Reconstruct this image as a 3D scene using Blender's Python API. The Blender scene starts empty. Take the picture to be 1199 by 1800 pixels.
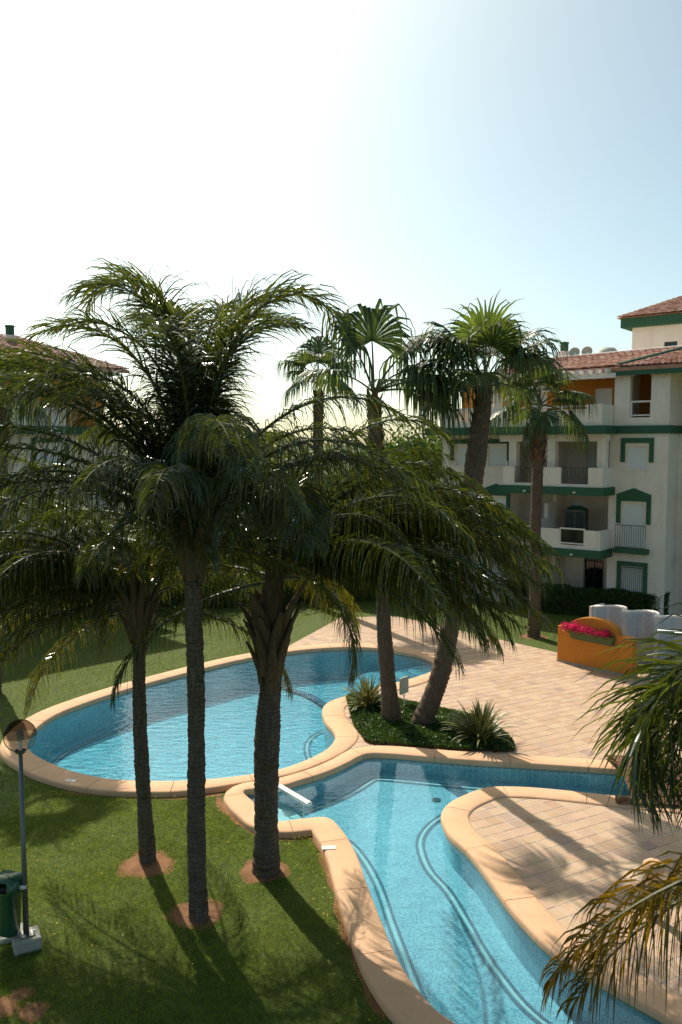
import bpy, math, random
import numpy as np
from mathutils import Vector, Matrix
from mathutils.geometry import tessellate_polygon

R = math.radians
SC = bpy.context.scene
COL = SC.collection

# ------------------------------------------------------------------ camera, sky, sun, exposure
EYE = 8.0                        # balcony eye height over the pool coping
FPX = 1459.0                     # focal length in pixels of the 1199 x 1800 photograph
PITCH = math.atan((900 - 785) / FPX)
cam = bpy.data.cameras.new('camera')
cam.sensor_fit = 'VERTICAL'
cam.sensor_height = 22.2
cam.lens = 22.2 * FPX / 1800
cam.clip_start = 0.1
cam.clip_end = 6000
co = bpy.data.objects.new('camera', cam)
COL.objects.link(co)
co.location = (0, 0, EYE)
co.rotation_euler = (R(90) - PITCH, 0, 0)
SC.camera = co

SUN_EL, SUN_AZ = R(47), R(27)    # azimuth measured to the left of the view direction (+Y)
world = bpy.data.worlds.new('World')
SC.world = world
world.use_nodes = True
wn = world.node_tree
for n in list(wn.nodes):
    wn.nodes.remove(n)
sky = wn.nodes.new('ShaderNodeTexSky')
sky.sky_type = 'NISHITA'
sky.sun_disc = False
sky.sun_elevation = SUN_EL
sky.sun_rotation = -SUN_AZ
sky.altitude = 0
sky.air_density = 0.65
sky.dust_density = 2.1
sky.ozone_density = 1.0
bg = wn.nodes.new('ShaderNodeBackground')
bg.inputs[1].default_value = 0.15
wo = wn.nodes.new('ShaderNodeOutputWorld')
tint = wn.nodes.new('ShaderNodeMix'); tint.data_type = 'RGBA'; tint.blend_type = 'MULTIPLY'
tint.inputs[0].default_value = 1.0
tint.inputs[7].default_value = (0.94, 1.0, 0.80, 1)
wn.links.new(sky.outputs[0], tint.inputs[6])
wn.links.new(tint.outputs[2], bg.inputs[0])
wn.links.new(bg.outputs[0], wo.inputs[0])

sl = bpy.data.lights.new('sun', 'SUN')
sl.energy = 4.4
sl.angle = R(0.53)
sl.color = (1.0, 0.93, 0.80)
so = bpy.data.objects.new('sun', sl)
COL.objects.link(so)
sdir = Vector((-math.sin(SUN_AZ) * math.cos(SUN_EL), math.cos(SUN_AZ) * math.cos(SUN_EL), math.sin(SUN_EL)))
so.rotation_euler = sdir.to_track_quat('Z', 'Y').to_euler()
so.location = sdir * 200

SC.view_settings.view_transform = 'Standard'
SC.view_settings.look = 'None'
SC.view_settings.gamma = 1
SC.view_settings.use_curve_mapping = False
SC.view_settings.exposure = 0.42

# ------------------------------------------------------------------ survey of the photograph: where a sight line meets the place
def ray(px, py):
    a, b = (px - 599.5) / FPX, (900 - py) / FPX
    c, s = math.cos(PITCH), math.sin(PITCH)
    return Vector((a, c + b * s, -s + b * c))
def G(px, py, z=0.0):            # sight line down to a level z
    d = ray(px, py)
    t = (z - EYE) / d.z
    return Vector((d.x * t, d.y * t, z))
def P(px, py, Y):                # sight line out to a distance Y
    d = ray(px, py)
    t = Y / d.y
    return Vector((d.x * t, Y, EYE + d.z * t))
def to_px(v):
    c, s = math.cos(PITCH), math.sin(PITCH)
    y, z = v[1], v[2] - EYE
    dep = y * c - z * s
    up = y * s + z * c
    if dep < 0.3:
        return (-9999, -9999)
    return (599.5 + FPX * v[0] / dep, 900 - FPX * up / dep)

# ------------------------------------------------------------------ helpers
class MB:
    def __init__(self):
        self.v, self.f, self.m = [], [], []
    def add(self, vs, fs, m=0):
        o = len(self.v)
        self.v += [tuple(p) for p in vs]
        self.f += [tuple(i + o for i in f) for f in fs]
        self.m += [m] * len(fs)
    def box(self, a, b, m=0):
        x0, y0, z0 = a; x1, y1, z1 = b
        self.add([(x0,y0,z0),(x1,y0,z0),(x1,y1,z0),(x0,y1,z0),(x0,y0,z1),(x1,y0,z1),(x1,y1,z1),(x0,y1,z1)],
                 [(3,2,1,0),(4,5,6,7),(0,1,5,4),(1,2,6,5),(2,3,7,6),(3,0,4,7)], m)
    def bbox(self, a, b, r=0.01, m=0):      # box with bevelled upper and vertical edges
        x0, y0, z0 = a; x1, y1, z1 = b
        def ring(i, z):
            return [(x0+i+r*(i==0),y0+i,z),(x1-i-r*(i==0),y0+i,z),(x1-i,y0+i+r*(i==0),z),(x1-i,y1-i-r*(i==0),z),
                    (x1-i-r*(i==0),y1-i,z),(x0+i+r*(i==0),y1-i,z),(x0+i,y1-i-r*(i==0),z),(x0+i,y0+i+r*(i==0),z)]
        vs = ring(0, z0) + ring(0, z1 - r) + ring(r, z1)
        fs = [tuple(range(7, -1, -1)), tuple(range(16, 24))]
        for k in (0, 8):
            for i in range(8):
                j = (i + 1) % 8
                fs.append((k+i, k+j, k+8+j, k+8+i))
        self.add(vs, fs, m)
    def tube(self, pts, rad, n=8, m=0, cap=True):
        pts = [Vector(p) for p in pts]
        if not hasattr(rad, '__len__'):
            rad = [rad] * len(pts)
        vs = []
        ref = None
        for i, p in enumerate(pts):
            t = (pts[min(i+1, len(pts)-1)] - pts[max(i-1, 0)]).normalized()
            if ref is None:
                ref = Vector((0,0,1)) if abs(t.z) < 0.9 else Vector((1,0,0))
            a = t.cross(ref).normalized()
            b = a.cross(t).normalized()
            ref = b
            for k in range(n):
                w = 2 * math.pi * k / n
                vs.append(p + (a * math.cos(w) + b * math.sin(w)) * rad[i])
        fs = []
        for i in range(len(pts) - 1):
            for k in range(n):
                q = (k + 1) % n
                fs.append((i*n+k, i*n+q, (i+1)*n+q, (i+1)*n+k))
        if cap:
            fs.append(tuple(range(n-1, -1, -1)))
            fs.append(tuple(range((len(pts)-1)*n, len(pts)*n)))
        self.add(vs, fs, m)
    def lathe(self, prof, n=24, c=(0,0,0), m=0):
        vs, fs = [], []
        for (r, z) in prof:
            for k in range(n):
                w = 2*math.pi*k/n
                vs.append((c[0]+r*math.cos(w), c[1]+r*math.sin(w), c[2]+z))
        for i in range(len(prof)-1):
            for k in range(n):
                q = (k+1) % n
                fs.append((i*n+k, i*n+q, (i+1)*n+q, (i+1)*n+k))
        self.add(vs, fs, m)
    def mesh(self, name, mats, smooth=False):
        me = bpy.data.meshes.new(name)
        me.from_pydata(self.v, [], self.f)
        for mt in (mats if isinstance(mats, (list, tuple)) else [mats]):
            me.materials.append(mt)
        me.polygons.foreach_set('material_index', self.m)
        if smooth:
            me.polygons.foreach_set('use_smooth', [True]*len(self.f))
        me.update()
        return me
    def build(self, name, mats, parent=None, smooth=False):
        return link(name, self.mesh(name, mats, smooth), parent)

def link(name, data, parent=None):
    o = bpy.data.objects.new(name, data)
    COL.objects.link(o)
    if parent is not None:
        o.parent = parent
    return o
def tag(o, label=None, cat=None, group=None, kind=None):
    if label: o['label'] = label
    if cat: o['category'] = cat
    if group: o['group'] = group
    if kind: o['kind'] = kind
    return o
def thing(name, loc, label, cat, group=None, rz=0, kind=None):
    o = link(name, None)
    o.location = loc
    o.rotation_euler = (0, 0, rz)
    return tag(o, label, cat, group, kind)
def np_mesh(name, V, F, mat, smooth=False):     # V (n,3), F (m,k) arrays
    me = bpy.data.meshes.new(name)
    V = np.asarray(V, dtype=np.float32); F = np.asarray(F, dtype=np.int32)
    k = F.shape[1]
    me.vertices.add(len(V)); me.vertices.foreach_set('co', V.ravel())
    me.loops.add(F.size); me.loops.foreach_set('vertex_index', F.ravel())
    me.polygons.add(len(F))
    me.polygons.foreach_set('loop_start', np.arange(0, F.size, k, dtype=np.int32))
    me.polygons.foreach_set('loop_total', np.full(len(F), k, dtype=np.int32))
    if smooth:
        me.polygons.foreach_set('use_smooth', np.ones(len(F), dtype=bool))
    me.materials.append(mat)
    me.update(calc_edges=True)
    return me

# ------------------------------------------------------------------ materials
class NT:
    def __init__(self, name):
        self.mat = bpy.data.materials.new(name)
        self.mat.use_nodes = True
        self.t = self.mat.node_tree
        for n in list(self.t.nodes): self.t.nodes.remove(n)
        self.out = self.t.nodes.new('ShaderNodeOutputMaterial')
    def n(self, typ, **kw):
        nd = self.t.nodes.new('ShaderNode' + typ)
        for k, v in kw.items():
            if k.startswith('i_'): nd.inputs[k[2:].replace('_', ' ')].default_value = v
            else: setattr(nd, k, v)
        return nd
    def l(self, a, b): self.t.links.new(a, b)
    def pos(self, scale=(1,1,1)):
        g = self.n('NewGeometry'); m = self.n('Mapping'); m.inputs['Scale'].default_value = scale
        self.l(g.outputs['Position'], m.inputs['Vector']); return m.outputs[0]
    def obj(self, scale=(1,1,1)):
        g = self.n('TexCoord'); m = self.n('Mapping'); m.inputs['Scale'].default_value = scale
        self.l(g.outputs['Object'], m.inputs['Vector']); return m.outputs[0]
    def noise(self, vec, scale, detail=3, rough=0.55):
        k = self.n('TexNoise'); k.inputs['Scale'].default_value = scale
        k.inputs['Detail'].default_value = detail; k.inputs['Roughness'].default_value = rough
        self.l(vec, k.inputs['Vector']); return k.outputs['Fac']
    def ramp(self, fac, stops):
        r = self.n('ValToRGB'); e = r.color_ramp.elements
        while len(e) < len(stops): e.new(0.5)
        for x, (p, c) in zip(e, stops):
            x.position = p; x.color = (*c, 1)
        self.l(fac, r.inputs[0]); return r.outputs[0]
    def mix(self, fac, a, b, mode='MIX'):
        m = self.n('Mix', data_type='RGBA', blend_type=mode)
        for s, v in ((m.inputs[0], fac), (m.inputs[6], a), (m.inputs[7], b)):
            if isinstance(v, (int, float)): s.default_value = v
            elif isinstance(v, tuple): s.default_value = (*v, 1)
            else: self.l(v, s)
        return m.outputs[2]
    def bump(self, h, strength=0.3, dist=0.01):
        b = self.n('Bump'); b.inputs['Strength'].default_value = strength; b.inputs['Distance'].default_value = dist
        self.l(h, b.inputs['Height']); return b.outputs[0]
    def bsdf(self, col, rough=0.6, normal=None, spec=0.5, metal=0.0):
        p = self.n('BsdfPrincipled')
        if isinstance(col, tuple): p.inputs['Base Color'].default_value = (*col, 1)
        else: self.l(col, p.inputs['Base Color'])
        if isinstance(rough, (int, float)): p.inputs['Roughness'].default_value = rough
        else: self.l(rough, p.inputs['Roughness'])
        p.inputs['Specular IOR Level'].default_value = spec
        p.inputs['Metallic'].default_value = metal
        if normal is not None: self.l(normal, p.inputs['Normal'])
        return p.outputs[0]
    def done(self, sh):
        self.l(sh, self.out.inputs[0]); return self.mat

def plain(name, c, rough=0.7, var=0.18, scale=3.0, fine=40.0, bump=0.2, bd=0.004, spec=0.4, metal=0.0, local=False):
    t = NT(name)
    v = t.obj() if local else t.pos()
    a = t.noise(v, scale, 5, 0.6)
    b = t.noise(v, fine, 3)
    lo = tuple(x*(1-var) for x in c); hi = tuple(min(1, x*(1+var)) for x in c)
    col = t.ramp(a, [(0.3, lo), (0.7, hi)])
    col = t.mix(0.35, col, t.ramp(b, [(0.3, lo), (0.7, hi)]))
    return t.done(t.bsdf(col, rough, t.bump(b, bump, bd), spec, metal))

def leaf_mat(name, c, trans, rough=0.38, tw=0.35, spec=0.5, hi=(1.7,1.45,1.0)):
    t = NT(name)
    oi = t.n('ObjectInfo')
    v = t.pos()
    n = t.noise(v, 5.0, 3)
    isl = t.n('NewGeometry').outputs['Random Per Island']
    k = t.ramp(n, [(0.3, (0.65,0.65,0.65)), (0.7, (1.3,1.3,1.3))])
    k2 = t.ramp(isl, [(0.0, (0.7,0.72,0.7)), (0.8, (1.15,1.15,1.1)), (1.0, hi)])
    tint = t.mix(1.0, k, k2, 'MULTIPLY')
    tint = t.mix(1.0, tint, oi.outputs['Color'], 'MULTIPLY')
    col = t.mix(1.0, tint, c, 'MULTIPLY')
    tcol = t.mix(1.0, tint, trans, 'MULTIPLY')
    tr = t.n('BsdfTranslucent'); t.l(tcol, tr.inputs[0])
    ms = t.n('MixShader'); ms.inputs[0].default_value = tw
    t.l(t.bsdf(col, rough, None, spec), ms.inputs[1]); t.l(tr.outputs[0], ms.inputs[2])
    return t.done(ms.outputs[0])

M = {}
def lawn_mat():
    t = NT('lawn'); v = t.pos()
    a = t.noise(v, 0.55, 5, 0.65); b = t.noise(v, 9.0, 4, 0.7); c = t.noise(v, 60.0, 2)
    col = t.ramp(b, [(0.3, (0.045,0.068,0.011)), (0.5, (0.080,0.118,0.018)), (0.72, (0.140,0.152,0.032))])
    col = t.mix(t.ramp(a, [(0.45, (0,0,0)), (0.75, (0.6,0.6,0.6))]), col, (0.115,0.125,0.035))
    col = t.mix(t.ramp(c, [(0.35, (0.5,0.5,0.5)), (0.5, (0,0,0))]), col, (0.030,0.030,0.012))
    return t.done(t.bsdf(col, 0.85, t.bump(c, 0.8, 0.03), 0.2))
M['lawn'] = lawn_mat()
M['blade'] = leaf_mat('grass_blade', (0.100,0.155,0.020), (0.25,0.33,0.03), 0.5, 0.35, 0.3, (2.5,2.1,1.2))
M['soil'] = plain('red_soil', (0.23,0.118,0.062), 0.95, 0.35, 4, 45, 0.8, 0.02, 0.1)
def stained(name, c, dark, rough, sc, vec, amount, fine=60.0):
    t = NT(name); v = t.pos()
    a = t.noise(t.pos(vec), sc, 6, 0.7); b = t.noise(v, fine, 3); m = t.noise(v, 0.9, 4, 0.6)
    col = t.ramp(m, [(0.3, tuple(x*0.93 for x in c)), (0.7, tuple(min(1, x*1.05) for x in c))])
    col = t.mix(t.ramp(a, [(0.50, (0,0,0)), (0.78, (amount,)*3)]), col, dark)
    col = t.mix(1.0, col, t.ramp(b, [(0.3, (0.90,0.90,0.90)), (0.7, (1.05,1.05,1.05))]), 'MULTIPLY')
    return t.done(t.bsdf(col, rough, t.bump(b, 0.2, 0.003), 0.25))
M['coping'] = stained('sand_stone', (0.66,0.405,0.24), (0.42,0.26,0.16), 0.8, 2.6, (1,1,1), 0.55)
def tile_mat():
    t = NT('tile'); v = t.pos()
    oi = t.n('ObjectInfo'); g = t.n('NewGeometry')
    ad = t.n('Math', operation='ADD'); t.l(oi.outputs['Random'], ad.inputs[0]); t.l(g.outputs['Random Per Island'], ad.inputs[1])
    fr = t.n('Math', operation='FRACT'); t.l(ad.outputs[0], fr.inputs[0])
    col = t.ramp(fr.outputs[0], [(0.0, (0.44,0.275,0.175)), (0.2, (0.48,0.325,0.21)), (0.45, (0.52,0.37,0.24)), (0.7, (0.50,0.33,0.23)), (0.95, (0.45,0.30,0.21)), (0.985, (0.40,0.28,0.215)), (1.0, (0.36,0.25,0.20))])
    n = t.noise(v, 2.0, 5, 0.65)
    col = t.mix(1.0, col, t.ramp(n, [(0.3, (0.86,0.85,0.83)), (0.7, (1.06,1.05,1.04))]), 'MULTIPLY')
    f = t.noise(v, 55.0, 3)
    col = t.mix(1.0, col, t.ramp(f, [(0.3, (0.9,0.9,0.9)), (0.7, (1.06,1.06,1.06))]), 'MULTIPLY')
    return t.done(t.bsdf(col, 0.65, t.bump(f, 0.2, 0.002), 0.35))
M['tile'] = tile_mat()
M['grout'] = plain('grout', (0.56,0.47,0.39), 0.95, 0.15, 2, 60, 0.2, 0.002, 0.1)
def mosaic_mat(name, cols, cell=0.03, rough=0.25, flat=False):
    t = NT(name); v = t.pos((1/cell, 1/cell, 0 if flat else 1/cell))
    w = t.n('TexVoronoi', feature='F1', distance='CHEBYCHEV'); w.inputs['Scale'].default_value = 1.0; w.inputs['Randomness'].default_value = 0.0
    t.l(v, w.inputs['Vector'])
    if flat: w.voronoi_dimensions = '2D'
    wn_ = t.n('TexWhiteNoise'); wn_.noise_dimensions = '3D'; t.l(w.outputs['Position'], wn_.inputs['Vector'])
    n = t.noise(t.pos(), 1.6, 4, 0.6)
    st = [(i/(len(cols)-1), c) for i, c in enumerate(cols)]
    col = t.ramp(wn_.outputs['Value'], st)
    n2 = t.noise(t.pos(), 9.0, 3, 0.6)
    col = t.mix(1.0, col, t.ramp(n, [(0.3, (0.84,0.88,0.92)), (0.7, (1.08,1.08,1.05))]), 'MULTIPLY')
    col = t.mix(1.0, col, t.ramp(n2, [(0.3, (0.86,0.90,0.92)), (0.7, (1.1,1.08,1.06))]), 'MULTIPLY')
    jt = t.n('Math', operation='GREATER_THAN'); t.l(w.outputs['Distance'], jt.inputs[0]); jt.inputs[1].default_value = 0.44
    col = t.mix(jt.outputs[0], col, (0.55,0.65,0.68))
    return t.done(t.bsdf(col, rough, None, 0.5))
PALE = [(0.15,0.33,0.43), (0.29,0.51,0.60), (0.45,0.66,0.72), (0.24,0.46,0.58)]
BLUE = [(0.10,0.34,0.46), (0.20,0.54,0.64), (0.36,0.70,0.74), (0.15,0.45,0.58)]
M['mosaic_front'] = mosaic_mat('pool_mosaic_pale', PALE); M['floor_front'] = mosaic_mat('pool_floor_mosaic_pale', PALE, flat=True)
M['mosaic_back'] = mosaic_mat('pool_mosaic_blue', BLUE); M['floor_back'] = mosaic_mat('pool_floor_mosaic_blue', BLUE, flat=True)
M['mosaic_line'] = mosaic_mat('pool_mosaic_navy', [(0.030,0.06,0.12), (0.05,0.10,0.18), (0.04,0.08,0.15)], flat=True)
M['mosaic_white'] = mosaic_mat('pool_mosaic_white', [(0.55,0.70,0.70), (0.65,0.78,0.76), (0.60,0.72,0.72)], flat=True)
M['mosaic_grey'] = mosaic_mat('shower_mosaic', [(0.30,0.36,0.43), (0.40,0.46,0.52), (0.52,0.57,0.62), (0.34,0.41,0.49)], 0.022)
def water_mat(name, tint, amp, sc):
    t = NT(name)
    v = t.pos((1.0, 2.2, 1.0))
    a = t.noise(v, sc, 3, 0.55); b = t.noise(v, sc*3.3, 2, 0.5)
    mx = t.n('Math', operation='MULTIPLY_ADD'); t.l(b, mx.inputs[0]); mx.inputs[1].default_value = 0.3; t.l(a, mx.inputs[2])
    nm = t.bump(mx.outputs[0], 1.0, amp)
    fr = t.n('Fresnel'); fr.inputs[0].default_value = 1.42; t.l(nm, fr.inputs['Normal'])
    tb = t.n('BsdfTransparent'); tb.inputs[0].default_value = (*tint, 1)
    gl = t.n('BsdfGlossy'); gl.inputs['Roughness'].default_value = 0.01; t.l(nm, gl.inputs['Normal'])
    gl.inputs[0].default_value = (1,1,1,1)
    ms = t.n('MixShader'); t.l(fr.outputs[0], ms.inputs[0]); t.l(tb.outputs[0], ms.inputs[1]); t.l(gl.outputs[0], ms.inputs[2])
    return t.done(ms.outputs[0])
M['water_front'] = water_mat('pool_water_calm', (0.63,0.91,0.97), 0.006, 1.3)
M['water_back'] = water_mat('pool_water_rippled', (0.60,0.90,0.97), 0.022, 2.2)

M['white_wall'] = stained('white_render', (0.88,0.765,0.66), (0.60,0.50,0.41), 0.9, 1.6, (1.6,1.6,0.22), 0.45, 30.0)
M['white_paint'] = plain('white_paint', (0.82,0.745,0.68), 0.7, 0.04, 1.5, 40, 0.1, 0.002, 0.3)
M['shutter'] = None
def shutter_mat():
    t = NT('roller_shutter'); v = t.obj()
    w = t.n('TexWave', wave_type='BANDS', bands_direction='Z'); w.inputs['Scale'].default_value = 6.0; t.l(v, w.inputs['Vector'])
    col = t.ramp(w.outputs['Fac'], [(0.0, (0.62,0.64,0.64)), (0.3, (0.76,0.77,0.76))])
    return t.done(t.bsdf(col, 0.5, t.bump(w.outputs['Fac'], 0.4, 0.01)))
M['shutter'] = shutter_mat()
M['green_trim'] = plain('green_paint', (0.028,0.105,0.055), 0.6, 0.12, 1.5, 25, 0.1, 0.002, 0.4)
M['orange_wall'] = plain('orange_render', (0.52,0.20,0.035), 0.9, 0.10, 1.2, 35, 0.2, 0.004, 0.2)
M['orange_plaster'] = stained('orange_plaster', (0.58,0.225,0.034), (0.36,0.15,0.045), 0.9, 2.2, (1.5,1.5,0.5), 0.5, 28.0)
M['dark_metal'] = plain('dark_metal', (0.035,0.037,0.035), 0.45, 0.2, 3, 30, 0.1, 0.001, 0.5)
M['glass_dark'] = plain('window_glass', (0.015,0.018,0.02), 0.06, 0.2, 1, 5, 0.0, 0.001, 0.7)
M['grey_metal'] = plain('grey_metal', (0.16,0.165,0.16), 0.4, 0.15, 2, 60, 0.1, 0.001, 0.5, 0.6)
M['steel'] = plain('steel', (0.72,0.71,0.69), 0.3, 0.1, 3, 60, 0.1, 0.001, 0.6, 0.35)
M['concrete'] = plain('concrete', (0.36,0.34,0.29), 0.9, 0.22, 4, 50, 0.4, 0.004, 0.2)
M['pale_concrete'] = plain('pale_concrete', (0.50,0.50,0.42), 0.85, 0.15, 4, 50, 0.3, 0.003, 0.25)
M['bin_green'] = plain('green_plastic', (0.016,0.090,0.050), 0.22, 0.15, 3, 40, 0.05, 0.001, 0.6)
M['black'] = plain('black_plastic', (0.008,0.008,0.008), 0.6)
M['wood'] = None
def wood_mat():
    t = NT('deck_wood'); v = t.obj((1.2, 14, 14))
    a = t.noise(v, 2.5, 5, 0.65); oi = t.n('ObjectInfo')
    col = t.ramp(a, [(0.25, (0.075,0.035,0.020)), (0.6, (0.17,0.085,0.048)), (0.85, (0.24,0.135,0.08))])
    col = t.mix(1.0, col, t.ramp(oi.outputs['Random'], [(0, (0.75,0.75,0.75)), (1, (1.2,1.15,1.1))]), 'MULTIPLY')
    return t.done(t.bsdf(col, 0.75, t.bump(a, 0.4, 0.004), 0.3))
M['wood'] = wood_mat()
def roof_mat():
    t = NT('clay_roof_tile'); v = t.pos()
    g = t.n('NewGeometry')
    col = t.ramp(g.outputs['Random Per Island'], [(0, (0.30,0.13,0.09)), (0.35, (0.42,0.20,0.14)), (0.7, (0.50,0.27,0.19)), (1, (0.58,0.38,0.28))])
    n = t.noise(v, 3.0, 5, 0.7)
    col = t.mix(1.0, col, t.ramp(n, [(0.3, (0.75,0.75,0.75)), (0.7, (1.1,1.1,1.1))]), 'MULTIPLY')
    return t.done(t.bsdf(col, 0.85, None, 0.25))
M['roof'] = roof_mat()
M['frond'] = leaf_mat('palm_leaflet', (0.023,0.042,0.010), (0.15,0.18,0.018), 0.21, 0.30, 0.6)
M['rachis'] = plain('palm_rachis', (0.085,0.088,0.030), 0.5, 0.25, 3, 20, 0.1, 0.002, 0.4)
M['fan'] = leaf_mat('fan_leaf', (0.050,0.085,0.024), (0.15,0.20,0.035), 0.42, 0.30, 0.4)
M['dry_fan'] = leaf_mat('dry_fan_leaf', (0.20,0.14,0.07), (0.20,0.13,0.05), 0.7, 0.2, 0.2)
M['bush'] = leaf_mat('bush_leaf', (0.042,0.078,0.018), (0.13,0.19,0.025), 0.45, 0.25, 0.4)
M['cover'] = leaf_mat('ground_cover_leaf', (0.045,0.095,0.018), (0.09,0.16,0.02), 0.45, 0.25, 0.4)
M['flax'] = leaf_mat('flax_leaf', (0.16,0.165,0.06), (0.22,0.22,0.06), 0.4, 0.25, 0.45)
M['pink'] = leaf_mat('bougainvillea_petal', (0.62,0.02,0.13), (0.75,0.03,0.18), 0.6, 0.4, 0.2)
M['yellow'] = leaf_mat('yellow_petal', (0.60,0.48,0.03), (0.6,0.5,0.03), 0.6, 0.3, 0.2)
def trunk_mat(name, c0, c1, c2, band=None):
    t = NT(name); v = t.obj()
    a = t.noise(t.obj((6, 6, 1.2)), 3.0, 5, 0.7); b = t.noise(v, 28.0, 3, 0.6)
    col = t.ramp(a, [(0.28, c0), (0.5, c1), (0.75, c2)])
    col = t.mix(0.4, col, t.ramp(b, [(0.3, c0), (0.7, c2)]))
    h = b
    if band:
        w = t.n('TexWave', wave_type='BANDS', bands_direction='Z', wave_profile='SAW'); w.inputs['Scale'].default_value = band
        w.inputs['Distortion'].default_value = 2.2; w.inputs['Detail'].default_value = 3; w.inputs['Detail Scale'].default_value = 1.5
        t.l(v, w.inputs['Vector'])
        col = t.mix(1.0, col, t.ramp(w.outputs['Fac'], [(0.0, (0.50,0.48,0.46)), (0.18, (1.0,1.0,1.0)), (1.0, (1.15,1.15,1.12))]), 'MULTIPLY')
    return t.done(t.bsdf(col, 0.9, t.bump(h, 0.7, 0.012), 0.2))
M['queen_trunk'] = trunk_mat('queen_palm_bark', (0.042,0.031,0.022), (0.088,0.068,0.050), (0.19,0.155,0.12), 3.6)
M['boot'] = trunk_mat('palm_leaf_base', (0.045,0.028,0.017), (0.11,0.072,0.042), (0.21,0.145,0.09))
M['fan_trunk'] = trunk_mat('fan_palm_bark', (0.050,0.034,0.022), (0.105,0.072,0.050), (0.18,0.13,0.095), 5.0)
M['fan_boot'] = trunk_mat('fan_palm_leaf_base', (0.06,0.030,0.018), (0.15,0.075,0.045), (0.25,0.145,0.095))
M['wood_bark'] = trunk_mat('tree_bark', (0.05,0.035,0.025), (0.11,0.08,0.06), (0.17,0.13,0.10))

# ------------------------------------------------------------------ curves on the ground
def catmull(pts, closed=True, step=0.15):
    pts = [np.array(p[:2], float) for p in pts]
    n = len(pts); out = []
    rng = range(n) if closed else range(n-1)
    for i in rng:
        p0 = pts[(i-1) % n] if closed or i > 0 else pts[0]
        p1, p2 = pts[i], pts[(i+1) % n]
        p3 = pts[(i+2) % n] if closed or i+2 < n else pts[-1]
        k = max(2, int(np.linalg.norm(p2-p1)/0.03))
        # centripetal-ish
        for j in range(k):
            t = j/k
            out.append(0.5*((2*p1)+(-p0+p2)*t+(2*p0-5*p1+4*p2-p3)*t*t+(-p0+3*p1-3*p2+p3)*t**3))
    if not closed: out.append(pts[-1])
    return resample(np.array(out), closed, step)
def resample(c, closed, step):
    q = np.vstack([c, c[:1]]) if closed else c
    d = np.r_[0, np.cumsum(np.linalg.norm(np.diff(q, axis=0), axis=1))]
    m = max(3, int(round(d[-1]/step)))
    s = np.linspace(0, d[-1], m, endpoint=not closed)
    return np.c_[np.interp(s, d, q[:,0]), np.interp(s, d, q[:,1])]
def area(c):
    x, y = c[:,0], c[:,1]
    return 0.5*np.sum(x*np.roll(y,-1)-np.roll(x,-1)*y)
def ccw(c): return c if area(c) > 0 else c[::-1].copy()
def normals(c, closed=True):        # outward for a counter-clockwise loop
    if closed: t = np.roll(c,-1,0)-np.roll(c,1,0)
    else: t = np.gradient(c, axis=0)
    t /= np.linalg.norm(t, axis=1)[:,None]+1e-9
    return np.c_[t[:,1], -t[:,0]]
def inside(poly, pts):
    pts = np.atleast_2d(np.asarray(pts, float)); x, y = pts[:,0], pts[:,1]
    r = np.zeros(len(pts), bool)
    x1, y1 = poly[:,0], poly[:,1]; x2, y2 = np.roll(x1,-1), np.roll(y1,-1)
    for a, b, c, d in zip(x1, y1, x2, y2):
        if b == d: continue
        k = ((b > y) != (d > y)) & (x < (c-a)*(y-b)/(d-b)+a)
        r ^= k
    return r
def mind(c, pts):                   # distance from points to curve samples
    pts = np.atleast_2d(pts); out = np.full(len(pts), 1e9)
    for i in range(0, len(pts), 4000):
        d = np.sqrt(((pts[i:i+4000,None,:]-c[None])**2).sum(-1)); out[i:i+4000] = d.min(1)
    return out
def offset(c, w):
    """offset a ccw loop outward by w (array); points that fold over are pulled together into a corner"""
    n = normals(c); w = np.broadcast_to(np.asarray(w, float), (len(c),))
    o = c + n*w[:,None]
    good = mind(c, o) > np.abs(w)*0.96-1e-6
    idx = np.where(good)[0]
    k = np.arange(len(c))
    xx = np.r_[idx-len(c), idx, idx+len(c)]
    for a in (0, 1):
        vv = np.tile(o[idx, a], 3)
        o[:, a] = np.interp(k, xx, vv)
    return o
def g2(pts, z=0.0): return np.array([G(x, y, z)[:2] for x, y in pts])

back_px = [(45,1305),(62,1279),(100,1254),(160,1231),(235,1207),(320,1184),(400,1164),(460,1152),(530,1142),(600,1137),(655,1138),(705,1145),(745,1154),(766,1166),(759,1179),
           (730,1190),(690,1201),(645,1213),(607,1223),(580,1233),(568,1246),(573,1266),(588,1284),(591,1296),(577,1315),(540,1335),(490,1352),(430,1362),(365,1369),(290,1372),(200,1369),(130,1356),(82,1338),(55,1322)]
front_px = [(426,1391),(440,1386),(487,1382),(525,1371),(570,1357),(605,1342),(630,1329),(650,1323),(690,1324),(740,1328),(827,1335),(960,1343),(1095,1352),(1240,1363),(1420,1378),
            (1440,1405),(1400,1424),(1240,1414),(1087,1399),(1005,1390),(940,1384),(893,1382),(855,1384),(820,1396),(793,1410),(779,1426),(779,1441),(793,1467),(827,1498),(860,1540),(893,1586),(927,1625),(972,1668),(1040,1710),(1126,1759),(1260,1830),(1420,1900),
            (1420,2080),(1150,2030),(960,1915),(860,1848),(800,1800),(765,1775),(733,1740),(700,1692),(677,1640),(658,1592),(641,1547),(628,1508),(612,1476),(596,1454),(582,1440),(567,1435.5),(545,1437),(519,1440),(493,1443),(481,1439),(466,1427),(446,1410)]
A = ccw(catmull(g2(back_px)))
B = ccw(catmull(g2(front_px), step=0.12))
Ax, Bx = offset(A, 0.12), offset(B, 0.12)
WATER_Z, LAWN_Z = -0.13, -0.14

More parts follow.
